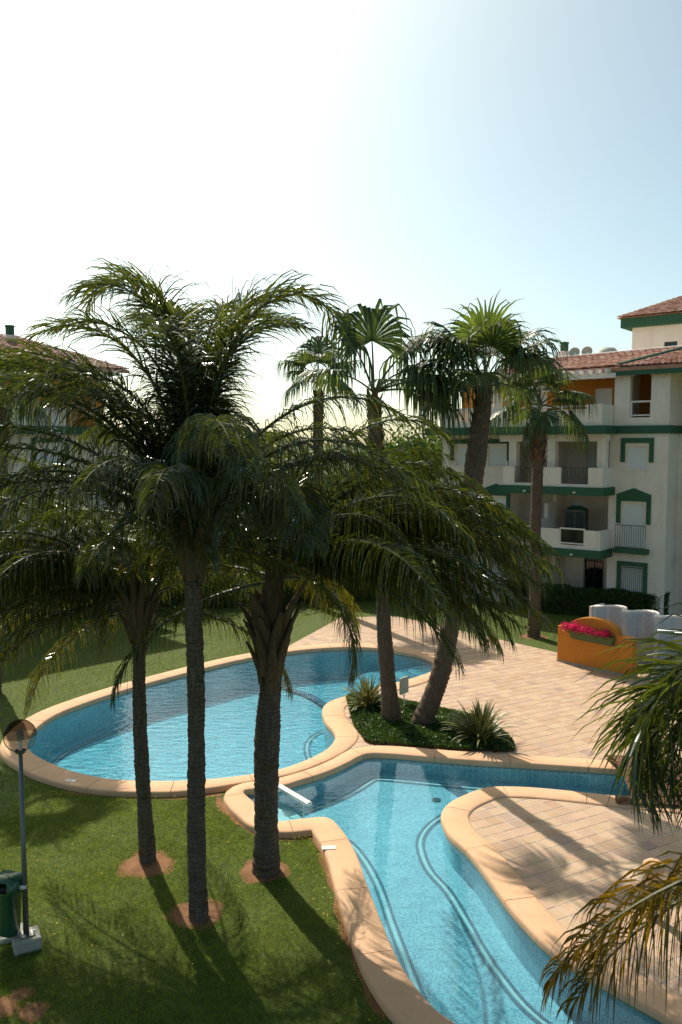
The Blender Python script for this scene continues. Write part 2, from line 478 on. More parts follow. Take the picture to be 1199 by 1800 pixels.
def fill(name, loops, z, mat, parent=None, zf=None):
    """flat sheet bounded by the first loop with the others as holes"""
    vs = [[Vector((p[0], p[1], 0)) for p in l] for l in loops]
    tris = tessellate_polygon(vs)
    flat = [p for l in vs for p in l]
    b = MB()
    def up(t):
        a, c, d = (flat[i] for i in t)
        return t if (c-a).cross(d-a).z > 0 else t[::-1]
    b.add([(p.x, p.y, zf(p.x, p.y) if zf else z) for p in flat], [up(t) for t in tris])
    return b.build(name, mat, parent)

# ------------------------------------------------------------------ ground
def circ(c, r, n=64): return np.array([(c[0]+r*math.cos(2*math.pi*i/n), c[1]+r*math.sin(2*math.pi*i/n)) for i in range(n)])
ground = fill('ground', [circ((0, 60), 3500, 90), Ax[::3], Bx[::3]], LAWN_Z, M['lawn'])
tag(ground, 'wide green lawn and land around the pools', kind='structure')

# ------------------------------------------------------------------ pools
def wall_strip(b, c, z0f, z1, m=0):
    n = len(c)
    vs = [(p[0], p[1], z1) for p in c] + [(p[0], p[1], z0f(p[0], p[1])) for p in c]
    b.add(vs, [(i, (i+1) % n, n+(i+1) % n, n+i) for i in range(n)], m)
def ribbon(b, c, zf, w, closed=True, m=0):
    nn = normals(c, closed); n = len(c)
    l, r = c-nn*w/2, c+nn*w/2
    vs = [(p[0], p[1], zf(p[0], p[1])) for p in l]+[(p[0], p[1], zf(p[0], p[1])) for p in r]
    b.add(vs, [(i, n+i, n+(i+1) % n, (i+1) % n) for i in range(n if closed else n-1)], m)
zA = lambda x, y: -1.15 - 0.012*(x+2)
zB = lambda x, y: -0.80 + 0.035*(y-13.0) if y > 9 else -0.94
zB_ = lambda x, y: max(-0.92, min(-0.50, -0.86 + 0.042*(y-13.0)))
zBl = lambda x, y: -0.86 + 0.042*(y-13.0)
def pool(name, c, zf, mw, mf, label, line_off):
    root = thing(name, (0,0,0), label, None, kind='structure')
    o = offset(c, 0.035)
    f = fill('pool_floor', [o], 0, mf, root, zf)
    b = MB(); wall_strip(b, o, zf, -0.20); b.build('pool_wall', mw, root, True)
    b = MB(); wall_strip(b, o, lambda x, y: -0.20, -0.03); b.build('waterline_border', M['mosaic_line'], root, True)
    for k, (dd, ww, mm) in enumerate(((line_off, 0.055, 'mosaic_line'), (line_off+0.15, 0.055, 'mosaic_line'), (line_off+0.075, 0.06, 'mosaic_white'))):
        ci = offset(c, -dd)
        b = MB(); ribbon(b, ci, lambda x, y: zf(x, y)+0.012, ww); b.build('floor_line', M[mm], root)
    return root
poolA = pool('pool', A, zA, M['mosaic_back'], M['floor_back'], 'large rounded back pool lined with turquoise mosaic', 0.42)
poolB = pool('pool', B, zBl, M['mosaic_front'], M['floor_front'], 'front pool with a curving channel lined with pale aqua mosaic', 0.40)
wa = fill('water', [A], WATER_Z, M['water_back']); tag(wa, 'rippled turquoise water filling the large back pool', kind='structure')
wb = fill('water', [B], WATER_Z, M['water_front']); tag(wb, 'calm pale aqua water in the front pool and channel', kind='structure')

# rounded entry steps at the far right end of the back pool
cs = G(752, 1166)
for k, (r, z) in enumerate(((0.85, -0.28), (1.35, -0.46), (1.85, -0.64), (2.9, -0.84))):
    b = MB()
    prof = [(r, zA(0,0)-0.05), (r, z-0.02), (r-0.02, z)]
    b.lathe(prof, 56, (cs.x, cs.y, 0), 0)
    b.lathe([(r-0.02, z), (r-0.13, z+0.001)], 56, (cs.x, cs.y, 0), 1)
    b.lathe([(r-0.13, z+0.001), (0.01, z+0.001)], 56, (cs.x, cs.y, 0), 0)
    st = b.build('pool_step', [M['mosaic_back'], M['mosaic_line']], poolA)
# drop-off edge on the floor between the nose of the bed and the middle of the back pool
dc = catmull(g2([(440,1165),(500,1199),(545,1215),(585,1240)], -0.9), False)
b = MB(); ribbon(b, dc, lambda x, y: zA(x, y)+0.09, 0.30, False); b.build('floor_step', M['mosaic_line'], poolA)
# straight steps in the recess of the front pool
r0, r1, r2 = G(432,1391), G(490,1440), G(487,1383)
ax = Vector((r1.x-r0.x, r1.y-r0.y, 0)); aw = ax.length; ax.normalize()
ay = Vector((-ax.y, ax.x, 0))
for k in range(3):
    b = MB()
    z = -0.24-0.15*k; dd = 0.32+0.36*k
    b.bbox((-0.1, 0.0, -0.95), (aw+0.05, dd, z), 0.02)
    s_ = b.build('pool_step', M['mosaic_white'], poolB)
    s_.matrix_local = Matrix(((ax.x, ay.x, 0, r0.x), (ax.y, ay.y, 0, r0.y), (0,0,1,-0.003*k), (0,0,0,1)))
b = MB(); b.lathe([(0.11, 0.0), (0.11, 0.012), (0.085, 0.016), (0.0, 0.016)], 20)
dp = G(767, 1409, -0.62); dr = b.build('floor_drain', M['grey_metal'], poolB); dr.location = (dp.x, dp.y, zBl(dp.x, dp.y)+0.002)

# ------------------------------------------------------------------ coping stones
def coping(name, c, other, w0, dz, label, every):
    root = thing(name, (0,0,0), label, None, kind='structure')
    w = np.minimum(w0, 0.492*mind(other, c))
    k = np.ones(9)/9
    w = np.convolve(np.r_[w[-4:], w, w[:4]], k, 'valid')
    o = offset(c, w)
    # smooth the outer line a little
    for _ in range(2):
        o = 0.5*o+0.25*(np.roll(o,1,0)+np.roll(o,-1,0))
    n = len(c)
    nn = normals(c)
    prof = [(-1,-0.028,-0.16),(-1,-0.032,-0.06),(-1,-0.02,-0.018),(-1,0.02,0.0),(1,-0.06,0.0),(1,-0.015,-0.02),(1,0.0,-0.06),(1,0.0,-0.34)]
    chunks = max(1, round(n/every))
    rn = random.Random(3)
    for q in range(chunks):
        i0, i1 = int(n*q/chunks), int(n*(q+1)/chunks)
        ids = [(i % n) for i in range(i0, i1+1)]
        pr = [to_px((c[i][0], c[i][1], 0)) for i in ids]
        if all(not (-120 < p[0] < 1330 and -100 < p[1] < 1960) for p in pr): continue
        b = MB(); vs = []
        hz = rn.uniform(-0.0015, 0.0015)
        for j, i in enumerate(ids):
            a_, o_ = c[i].copy(), o[i].copy()
            if j == 0 or j == len(ids)-1:
                nb = ids[1] if j == 0 else ids[-2]
                for arr, src in ((a_, c), (o_, o)):
                    d = src[nb]-src[i]; L = np.linalg.norm(d)
                    if L > 0.01: arr += d/L*0.007
            d = o_-a_; L = np.linalg.norm(d); d = d/(L+1e-9) if L > 0.02 else nn[i]
            for (side, off, z) in prof:
                p = (a_ if side < 0 else o_)+d*off
                vs.append((p[0], p[1], z+dz+hz))
        np_ = len(prof)
        fs = [(j*np_+k_, j*np_+k_+1, (j+1)*np_+k_+1, (j+1)*np_+k_) for j in range(len(ids)-1) for k_ in range(np_-1)]
        fs += [tuple(range(np_-1,-1,-1)), tuple(range((len(ids)-1)*np_, len(ids)*np_))]
        b.add(vs, [f[::-1] for f in fs])
        me = b.mesh('coping_stone', M['coping'], True)
        ob = link('coping_stone', me, root)
        md = ob.modifiers.new('edges', 'EDGE_SPLIT'); md.split_angle = R(50)
    return root, o
copA, oA = coping('pool_coping', A, B, 0.66, 0.0, 'sand coloured stone coping round the large back pool', 12)
copB, oB = coping('pool_coping', B, A, 0.58, 0.004, 'sand coloured stone coping round the front pool and channel', 16)
# small white skimmer lids let into the coping
for (px, py, rz, lab) in ((125,1373,-0.15,'small white skimmer lid in the coping of the back pool'), (578,1491,0.1,'small white skimmer lid in the coping beside the channel')):
    p = G(px, py); t_ = thing('skimmer_lid', (p.x, p.y, 0.006), lab, 'skimmer lid', rz=rz)
    b = MB(); b.bbox((-0.14,-0.07,0), (0.14,0.07,0.012), 0.004); b.build('lid', M['white_paint'], t_)
    b = MB(); b.box((-0.03,-0.012,0.012), (0.03,0.012,0.018)); b.build('finger_grip', M['steel'], t_)

# ------------------------------------------------------------------ tiled plaza and terrace
TA = R(28); tu = np.array([math.cos(TA), math.sin(TA)]); tv = np.array([-math.sin(TA), math.cos(TA)])
TS = 0.335; TZ = -0.035
bed_px = [(611,1224),(614,1247),(622,1275),(634,1290),(648,1305),(700,1309),(800,1317),(872,1319),(905,1318),(892,1293),(850,1266),(800,1252),(745,1240),(690,1229),(650,1222)]
bed = ccw(catmull(g2(bed_px, 0.0), step=0.2))
pl_px = [(440,1165),(560,1070),(720,1066),(869,1108),(1250,1190),(1330,1240),(1330,1350),(1095,1350),(960,1340),(827,1333),(727,1326),(600,1330),(500,1300),(500,1140)]
plaza_poly = g2(pl_px, TZ)
te_px = [(760,1440),(800,1395),(880,1375),(1100,1395),(1330,1415),(1330,1850),(1126,1765),(972,1672),(860,1545)]
terr_poly = g2(te_px, TZ)
edge_pts = [tuple(g2([p], TZ)[0] for p in pq) for pq in (((869,1122),(1250,1208)), ((480,1150),(600,1085)), ((600,1085),(720,1083)))]
def clip_half(poly, p, q):          # keep the side right of p->q
    out = []
    nrm = np.array([(q-p)[1], -(q-p)[0]])
    f = lambda a: np.dot(a-p, nrm)
    for i in range(len(poly)):
        a, b_ = poly[i], poly[(i+1) % len(poly)]
        fa, fb = f(a), f(b_)
        if fa >= 0: out.append(a)
        if (fa >= 0) != (fb >= 0): out.append(a+(b_-a)*fa/(fa-fb))
    return out
def tile_block(b, pts, z, th=0.03, bev=0.008):
    n = len(pts); c = sum(pts)/n
    inn = [p+(c-p)/np.linalg.norm(c-p)*bev*1.4 for p in pts]
    vs = [(p[0],p[1],z-th) for p in pts]+[(p[0],p[1],z-0.006) for p in pts]+[(p[0],p[1],z) for p in inn]
    fs = [tuple(range(2*n, 3*n))]
    for k in (0, n):
        fs += [(k+i, k+(i+1) % n, k+n+(i+1) % n, k+n+i) for i in range(n)]
    b.add(vs, fs)
def paving(name, poly, label, gap, clip=None):
    lo, hi = poly.min(0), poly.max(0)
    cells = []
    N = 90
    for i in range(-N, N):
        for j in range(0, 2*N+30):
            c = tu*(i*TS)+tv*(j*TS)
            if (lo-0.5 < c).all() and (c < hi+0.5).all(): cells.append(c)
    cells = np.array(cells)
    keep = inside(poly, cells)
    for c_ in (A, B):
        keep &= ~(inside(c_, cells) | (mind(c_, cells) < 0.26))
    ex = offset(bed, -0.15)
    keep &= ~inside(ex, cells)
    cells = cells[keep]
    gb = MB(); hh = TS/2+0.001
    for c in cells:
        q = [c+a*tu+e*tv for a, e in ((-hh,-hh),(hh,-hh),(hh,hh),(-hh,hh))]
        for l_ in clip or ():
            if len(q) > 2: q = clip_half(q, *l_)
        if len(q) > 2: gb.add([(p[0], p[1], TZ-0.006) for p in q], [tuple(range(len(q)))])
    root = gb.build(name, M['grout']); tag(root, label, kind='structure')
    proj = np.array([to_px((c[0], c[1], TZ)) for c in cells])
    vis = (proj[:,0] > -40) & (proj[:,0] < 1260) & (proj[:,1] < 1850)
    cells = cells[vis]
    cells = cells[np.argsort(cells[:,1])]
    rn = random.Random(5)
    h = TS/2-gap/2
    base = [np.array(p) for p in ((-h,-h),(h,-h),(h,h),(-h,h))]
    shared = []
    for q in range(5):
        b = MB(); tile_block(b, [p[0]*tu+p[1]*tv for p in base], 0.0); shared.append(b.mesh('tile', M['tile']))
    far = MB(); cnt = 0
    for c in cells:
        z = TZ+rn.uniform(-0.0025, 0.0025)
        full = [c+p[0]*tu+p[1]*tv for p in base]
        cl = full
        for l_ in clip or ():
            if len(cl) > 2: cl = clip_half(cl, *l_)
        if len(cl) < 3: continue
        cut = len(cl) != 4 or any(np.abs(a-b_).max() > 1e-6 for a, b_ in zip(cl, full))
        if cnt < 300:
            if cut:
                b = MB(); tile_block(b, [p-c for p in cl], 0.0); me = b.mesh('tile', M['tile'])
            else: me = shared[rn.randrange(5)]
            o = link('tile', me, root); o.location = (c[0], c[1], z); cnt += 1
        else: tile_block(far, cl, z)
    if far.f:
        f = far.build('tiles', M['tile'], root); f['kind'] = 'stuff'
    return root
plaza = paving('plaza', plaza_poly, 'sunlit plaza paved with square pinkish beige tiles', 0.009, edge_pts)
terrace = paving('terrace', terr_poly, 'small terrace of square beige tiles inside the bend of the front pool', 0.016)

# ------------------------------------------------------------------ grass and small lawn stuff
def project_np(p):
    c, s = math.cos(PITCH), math.sin(PITCH)
    y, z = p[:,1], np.full(len(p), LAWN_Z-EYE)
    dep = y*c-z*s
    return 599.5+FPX*p[:,0]/dep, 900-FPX*(y*s+z*c)/dep
def grass(name, box, count, length, width, label, seed, near=True):
    r = np.random.default_rng(seed)
    x0, x1, y0, y1 = box
    p = np.c_[r.uniform(x0, x1, count), r.uniform(y0, y1, count)]
    px, py = project_np(p)
    k = (px > -30) & (px < 1230) & (py < 1830)
    p = p[k]
    for c_, w in ((A, 0.69), (B, 0.61)):
        ins = inside(c_[::2], p) | (mind(c_[::2], p) < w+0.12*r.random(len(p))**2.5)
        p = p[~ins]
    p = p[~inside(plaza_poly, p)]
    p = p[~inside(terr_poly, p)]
    p = p[~inside(bed, p)]
    for (c_, rr) in SOIL:
        d = np.sqrt(((p-np.array(c_[:2]))**2).sum(1))
        lo_ = 0.86 if rr > 0.3 else 0.35
        p = p[d > rr*(lo_+(1.06-lo_)*r.random(len(p)))]
    # clumps: thinner where a slow pattern says so
    f = np.sin(p[:,0]*1.7+1.3*np.sin(p[:,1]*1.1))*np.sin(p[:,1]*1.9+np.sin(p[:,0]*2.3))
    p = p[r.random(len(p)) < 0.72+0.3*f]
    n = len(p)
    an = r.uniform(0, 2*np.pi, n); L = length*r.uniform(0.5, 1.25, n); le = r.uniform(0.1, 0.9, n)*L
    la = r.uniform(0, 2*np.pi, n)
    base = np.c_[p, np.full(n, LAWN_Z-0.004)]
    w = np.c_[np.cos(an), np.sin(an), np.zeros(n)]*width*r.uniform(0.6, 1.3, n)[:,None]
    tip = base+np.c_[np.cos(la)*le, np.sin(la)*le, L*0.9]
    V = np.empty((n*3, 3)); V[0::3] = base-w; V[1::3] = base+w; V[2::3] = tip
    o = link(name, np_mesh(name, V, np.arange(n*3).reshape(n,3), M['blade']))
    return tag(o, label, 'grass', kind='stuff')

base_px = {'left': (258,1512), 'middle': (350,1612), 'right': (468,1531)}
SOIL = [(G(258,1520,LAWN_Z), 0.48), (G(345,1606,LAWN_Z), 0.43), (G(464,1530,LAWN_Z), 0.42), (G(938,1119,LAWN_Z), 0.5), (G(38,1748,LAWN_Z), 0.16), (G(58,1778,LAWN_Z), 0.2), (G(6,1770,LAWN_Z), 0.22)]
soil_lab = ['bare red soil ring round the leftmost slim palm', 'bare red soil ring round the tall middle palm', 'bare red soil ring round the stout palm beside the pool', 'bare soil ring round the fan palm beside the orange wall', 'small bare soil patch in the lawn just below the lamp foot', 'bare soil patch at the lower left of the lawn, right of two others', 'bare soil patch at the very left edge of the lawn']
rn = random.Random(11)
for (c, rr), lab in zip(SOIL, soil_lab):
    b = MB(); n = 40; ph = rn.random()*6
    ring = []
    for q, (f, dz) in enumerate(((1.15, 0.002), (0.9, 0.008), (0.55, 0.014), (0.2, 0.02))):
        for i in range(n):
            a = 2*math.pi*i/n
            k = rr*f*(1+0.10*math.sin(3*a+ph)+0.06*math.sin(7*a+2*ph)+rn.uniform(-0.02,0.02))
            ring.append((k*math.cos(a), k*math.sin(a), dz+rn.uniform(-0.004, 0.004)))
    fs = [(q*n+i, q*n+(i+1) % n, (q+1)*n+(i+1) % n, (q+1)*n+i) for q in range(3) for i in range(n)]
    fs.append(tuple(range(3*n, 4*n)))
    b.add(ring, fs)
    o = b.build('soil_patch', M['soil'], None, True); o.location = (c.x, c.y, LAWN_Z)
    tag(o, lab, kind='structure')
for c_, w_, lab in ((A, 0.70, 'bare soil edge between the lawn and the coping of the back pool'), (B, 0.62, 'bare soil edge between the lawn and the coping of the channel')):
    o_ = offset(c_, w_); b = MB()
    k_ = [i for i in range(len(o_)) if (lambda p: -60 < p[0] < 680 and p[1] > 1390)(to_px((o_[i][0], o_[i][1], LAWN_Z)))]
    keep_ = [i for i in k_ if mind(A, [o_[i]])[0] > 0.6 and mind(B, [o_[i]])[0] > 0.5]
    nn_ = normals(c_)
    for i in keep_:
        j = (i+1) % len(o_)
        if j not in keep_: continue
        wd = lambda q: 0.04+0.04*math.sin(q*0.37)+0.03*math.sin(q*0.9)
        a_, d_ = o_[i], o_[j]
        b.add([(*(a_-nn_[i]*0.12), LAWN_Z+0.004), (*(a_+nn_[i]*wd(i)), LAWN_Z+0.004), (*(d_+nn_[j]*wd(j)), LAWN_Z+0.004), (*(d_-nn_[j]*0.12), LAWN_Z+0.004)], [(3,2,1,0)])
    tag(b.build('soil_edge', M['soil']), lab, kind='structure')
grass('grass', (-7.5, 2.6, 10.6, 19.5), 420000, 0.055, 0.0040, 'short grass of the front lawn under the three palms', 1)
grass('grass', (-14, 16, 19, 44), 190000, 0.075, 0.009, 'short grass of the lawns beyond the back pool', 2)
def flowers():
    r = np.random.default_rng(4); V = []; F = []
    pts = []
    for c_, w in ((A, 0.66), (B, 0.58)):
        o = offset(c_, w+0.03); nn = normals(c_)
        for i in range(len(c_)):
            px, py = to_px((o[i][0], o[i][1], LAWN_Z))
            if -20 < px < 700 and py > 1380:
                for _ in range(r.integers(0, 3)):
                    pts.append(o[i]+nn[i]*abs(r.normal(0, 0.18))+r.normal(0, 0.05, 2))
    pts += [np.array((r.uniform(-6,0.3), r.uniform(11,18))) for _ in range(60)]
    for p in pts:
        if inside(A, p)[0] or inside(B, p)[0] or mind(B, p)[0] < 0.6 or mind(A, p)[0] < 0.68: continue
        z = LAWN_Z+0.05+r.random()*0.04; s = r.uniform(0.008, 0.017); a = r.uniform(0, 6.28)
        k = len(V)
        V += [(p[0]+s*math.cos(a+q*1.5708), p[1]+s*math.sin(a+q*1.5708), z+(0.01 if q % 2 else -0.004)) for q in range(4)]
        F.append((k, k+1, k+2, k+3))
    o = link('lawn_flowers', np_mesh('lawn_flowers', V, F, M['yellow']))
    tag(o, 'tiny yellow flowers along the coping and in the lawn', 'flowers', kind='stuff')
flowers()
for i, (px, py, rz, ln, lab) in enumerate(((118,1570,-0.9,0.34,'thin dry stalk lying on the lawn beside the bin'), (133,1420,-0.3,0.28,'thin dry stalk lying on the lawn near the back pool coping'), (252,1765,1.6,0.36,'thin dry stalk lying at the bottom of the lawn'))):
    p = G(px, py, LAWN_Z); b = MB()
    b.tube([(-ln/2,0,0.035), (-ln/6,0.02,0.055), (ln/6,0.02,0.055), (ln/2,-0.03,0.03)], [0.005,0.007,0.006,0.003], 5)
    o = b.build('dry_stalk', M['dry_fan'], None); o.location = p; o.rotation_euler = (0,0,rz)
    tag(o, lab, 'stalk', 'dry stalks on the lawn')
#@@PART2
# ------------------------------------------------------------------ buildings
class Frame:
    """facade frame: origin at the left foot of a facade, s along it, d out of it towards the viewer"""
    def __init__(self, p0, p1):
        self.p0 = Vector((p0[0], p0[1], 0)); d = Vector((p1[0]-p0[0], p1[1]-p0[1], 0))
        self.L = d.length; self.u = d.normalized(); self.n = Vector((self.u.y, -self.u.x, 0))
        self.rz = math.atan2(self.u.y, self.u.x)
    def sz(self, px, py, d=0.0):
        r = ray(px, py); o = Vector((0,0,EYE)); q = self.p0+self.n*d
        t = (q-o).dot(self.n)/r.dot(self.n); w = o+r*t
        return (w-self.p0).dot(self.u), w.z
    def s(self, px, d=0.0, py=785): return self.sz(px, py, d)[0]
    def z(self, px, py, d=0.0): return self.sz(px, py, d)[1]
def fb(b, s0, s1, d0, d1, z0, z1, m=0):       # box in the facade frame (d grows outwards = local -Y)
    b.box((s0, -max(d0,d1), z0), (s1, -min(d0,d1), z1), m)
def facade(b, s0, s1, z0, z1, d, depth, holes, m=0, rev=0.14):
    """wall front with reveals round the holes; sides and top closed"""
    xs = sorted({s0, s1, *[h[0] for h in holes], *[h[1] for h in holes]})
    zs = sorted({z0, z1, *[h[2] for h in holes], *[h[3] for h in holes]})
    y = -d
    for i in range(len(xs)-1):
        for j in range(len(zs)-1):
            cx, cz = (xs[i]+xs[i+1])/2, (zs[j]+zs[j+1])/2
            if any(h[0] < cx < h[1] and h[2] < cz < h[3] for h in holes): continue
            b.add([(xs[i],y,zs[j]),(xs[i+1],y,zs[j]),(xs[i+1],y,zs[j+1]),(xs[i],y,zs[j+1])], [(0,1,2,3)], m)
    for h in holes:
        a, c, e, f = h[:4]; y2 = y+rev
        b.add([(a,y,e),(c,y,e),(c,y,f),(a,y,f),(a,y2,e),(c,y2,e),(c,y2,f),(a,y2,f)],
              [(0,4,5,1),(1,5,6,2),(2,6,7,3),(3,7,4,0)], m)
    yb = y+depth
    b.add([(s0,y,z0),(s1,y,z0),(s1,y,z1),(s0,y,z1),(s0,yb,z0),(s1,yb,z0),(s1,yb,z1),(s0,yb,z1)],
          [(1,5,6,2),(4,0,3,7),(3,2,6,7),(5,4,7,6)], m)
def window(root, s0, s1, z0, z1, d, style, shut=True, rev=0.14):
    """window set in its opening: frame, pane or shutter, sill, painted surround"""
    yb = -d+rev
    b = MB(); t = 0.06
    for (a, c, e, f) in ((s0,s0+t,z0,z1),(s1-t,s1,z0,z1),(s0+t,s1-t,z0,z0+t),(s0+t,s1-t,z1-t,z1)):
        b.box((a, yb-0.055, e), (c, yb, f))
    w = b.build('window', M['white_paint'] if shut else M['dark_metal'], root)
    b = MB(); b.box((s0+t, yb-0.03, z0+t), (s1-t, yb-0.005, z1-t))
    if shut: b.build('shutter', M['shutter'], w)
    else:
        b.build('pane', M['glass_dark'], w)
        b = MB(); m_ = (s0+s1)/2; b.box((m_-0.03, yb-0.05, z0+t), (m_+0.03, yb-0.03, z1-t)); b.build('mullion', M['dark_metal'], w)
    b = MB(); b.box((s0-0.05, -d-0.06, z0-0.06), (s1+0.05, yb-0.056, z0-0.002)); b.build('sill', M['white_paint'], w)
    g = 0.20; e = 0.10; p = 0.07
    b = MB(); y = -d-p
    def bx(a, c, z_, f): b.box((a, y, z_), (c, -d+0.02, f))
    if style == 'lintel':
        bx(s0-e-g, s0-e, z1-0.75, z1+0.15); bx(s1+e, s1+e+g, z1-0.75, z1+0.15); bx(s0-e-g, s1+e+g, z1+0.152, z1+0.38)
    elif style == 'pediment':
        bx(s0-e-g, s0-e, z1-0.95, z1+0.10); bx(s1+e, s1+e+g, z1-0.95, z1+0.10)
        a, c = s0-e-g, s1+e+g; m_ = (a+c)/2
        pts = [(a, z1+0.102), (c, z1+0.102), (c, z1+0.42), (m_, z1+0.72), (a, z1+0.42)]
        b.add([(x, y, z_) for x, z_ in pts]+[(x, -d+0.02, z_) for x, z_ in pts],
              [(0,1,2,3,4), (9,8,7,6,5)]+[(i, i+5, (i+1) % 5+5, (i+1) % 5) for i in range(5)])
    elif style == 'frame':
        bx(s0-g, s0-0.002, z0, z1+g); bx(s1+0.002, s1+g, z0, z1+g); bx(s0-0.002, s1+0.002, z1+0.002, z1+g)
    if style: b.build('window_surround', M['green_trim'], w)
    return w
def railing(root, s0, s1, d, z0, z1, parent_name='railing', step=0.105, wavy=False, mat='dark_metal'):
    b = MB(); n = max(2, int((s1-s0)/step))
    for i in range(n+1):
        s = s0+(s1-s0)*i/n
        if wavy:
            pts = [(s, -d-0.05*math.sin((z-z0)/(z1-z0)*math.pi*2), z) for z in np.linspace(z0, z1, 7)]
        else: pts = [(s, -d, z0), (s, -d, z1)]
        b.tube(pts, 0.011, 4)
    b.box((s0, -d-0.02, z1), (s1, -d+0.02, z1+0.03)); b.box((s0, -d-0.015, z0-0.02), (s1, -d+0.015, z0))
    return b.build(parent_name, M[mat], root)
def roof_slope(parent, a, b_, c, d_, tile_w=0.24, row=0.36, name='roof_tiles'):
    """barrel tiles over the slope a-b (eave, left to right) to d-c (ridge)"""
    a, b_, c, d_ = (Vector(p) for p in (a, b_, c, d_))
    nrm = (b_-a).cross(d_-a).normalized()
    ev = (b_-a).length; n = max(2, int(ev/tile_w))
    V = []; F = []; rn = random.Random(2)
    for i in range(n):
        f0 = (i+0.5)/n
        e = a+(b_-a)*f0; r = d_+(c-d_)*f0
        L = (r-e).length; m = max(1, int(L/row)); t = (r-e).normalized(); sd = t.cross(nrm).normalized()
        for j in range(m):
            lift = rn.uniform(0, 0.012)
            p0 = e+t*(L*j/m-0.03); p1 = e+t*(L*(j+1)/m+0.02)
            k = len(V)
            for p, up, wr in ((p0, 0.035, 1.0), (p1, 0.0, 0.85)):
                for w in (-1, -0.55, 0, 0.55, 1):
                    V.append(p+sd*(w*tile_w*0.46*wr)+nrm*(0.02+up+lift+0.07*math.sqrt(max(0, 1-w*w))))
            for q in range(4): F.append((k+q, k+q+1, k+5+q+1, k+5+q))
    me = np_mesh(name, [tuple(v) for v in V], F, M['roof'])
    o = link(name, me, parent); o['kind'] = 'stuff'
    return o
def chimney(root, s, d, z, h, w=0.55):
    b = MB(); b.bbox((s-w/2, -d-w/2, z), (s+w/2, -d+w/2, z+h), 0.02); c = b.build('chimney', M['white_paint'], root)
    b = MB(); b.lathe([(w*0.36, z+h), (w*0.36, z+h+0.42), (w*0.42, z+h+0.44), (w*0.42, z+h+0.50), (0.0, z+h+0.56)], 14, (s, -d, 0)); b.build('chimney_cap', M['green_trim'], c)

FR = Frame((5.46, 45.4), (15.4, 37.5))
S = FR.s
bl = thing('apartment_building', FR.p0, 'white four storey apartment block with green bands, balconies and red tiled roof', 'building', rz=FR.rz)
Z1, Z2, Z3, ZE = 2.98, 5.93, 8.80, 11.70         # slab levels and eave
sL, sA, sB, sC = S(778), S(893), S(1072), S(1175)
DEP = 10.0
# left wing, right wing, recessed middle bay
def win_from(p, d=0.0):
    (x0, y0, x1, y1) = p
    s0, za = FR.sz(x0, y1, d); s1, zb = FR.sz(x1, y0, d); return s0, s1, za, zb
wl = [(S(858), S(889), 7.0, 8.0), (S(801), S(822), 7.0, 8.0), (S(858), S(889), 4.1, 5.35), (S(801), S(822), 4.1, 5.35), (S(858), S(889), 1.2, 2.4)]
b = MB(); facade(b, sL, sA, -0.2, Z3-0.2, 0, DEP, wl); b.build('wall', M['white_wall'], bl)
wr = [(S(1103), S(1138), 6.95, 8.02), (S(1098), S(1136), 3.32, 5.34), (S(1098), S(1137), 0.9, 2.38)]
b = MB(); facade(b, sB, sC, -0.2, Z3-0.2, 0, DEP, wr); b.build('wall', M['white_wall'], bl)
window(bl, *wl[0], 0, 'lintel'); window(bl, *wl[1], 0, 'lintel'); window(bl, *wl[2], 0, 'pediment'); window(bl, *wl[3], 0, 'pediment'); window(bl, *wl[4], 0, 'frame')
window(bl, *wr[0], 0, 'lintel'); window(bl, *wr[1], 0, 'pediment')
gw = window(bl, *wr[2], 0, 'frame', shut=True)
railing(gw, wr[2][0]+0.05, wr[2][1]-0.05, 0.02, 0.95, 2.3, 'window_bars', 0.09)
# juliet balcony under the pediment window
b = MB(); fb(b, wr[1][0]-0.28, wr[1][1]+0.28, -0.02, 0.42, 3.0, 3.24); jb = b.build('balcony_slab', M['green_trim'], bl)
rl = railing(jb, wr[1][0]-0.2, wr[1][1]+0.2, 0.36, 3.30, 4.32, 'railing')
# mid bay back walls with their doors
RD = -2.3
b = MB()
hd = [(S(1032,RD), S(1066,RD), 0.0, 2.25)]
facade(b, sA, sB, -0.2, Z1-0.1, RD, 7, hd); b.build('wall', M['white_wall'], bl)
dw = window(bl, *hd[0], RD, None, shut=False)
railing(dw, hd[0][0], hd[0][1], RD+0.06, 0.05, 2.1, 'window_bars', 0.13)
h2 = [(S(948,RD), S(972,RD), Z1+0.15, 5.2), (S(1004,RD), S(1030,RD), Z1+0.15, 5.2)]
b = MB(); facade(b, sA, sB, Z1-0.05, Z2-0.1, RD, 7, h2); b.build('wall', M['white_wall'], bl)
for h in h2: window(bl, *h, RD, None, shut=True)
h3 = [(S(940,RD), S(966,RD), Z2+0.15, 8.1), (S(1030,RD), S(1058,RD), Z2+0.15, 8.1)]
b = MB(); facade(b, sA, sB, Z2-0.05, Z3-0.1, RD, 7, h3); b.build('wall', M['white_wall'], bl)
for h in h3: window(bl, *h, RD, None, shut=True)
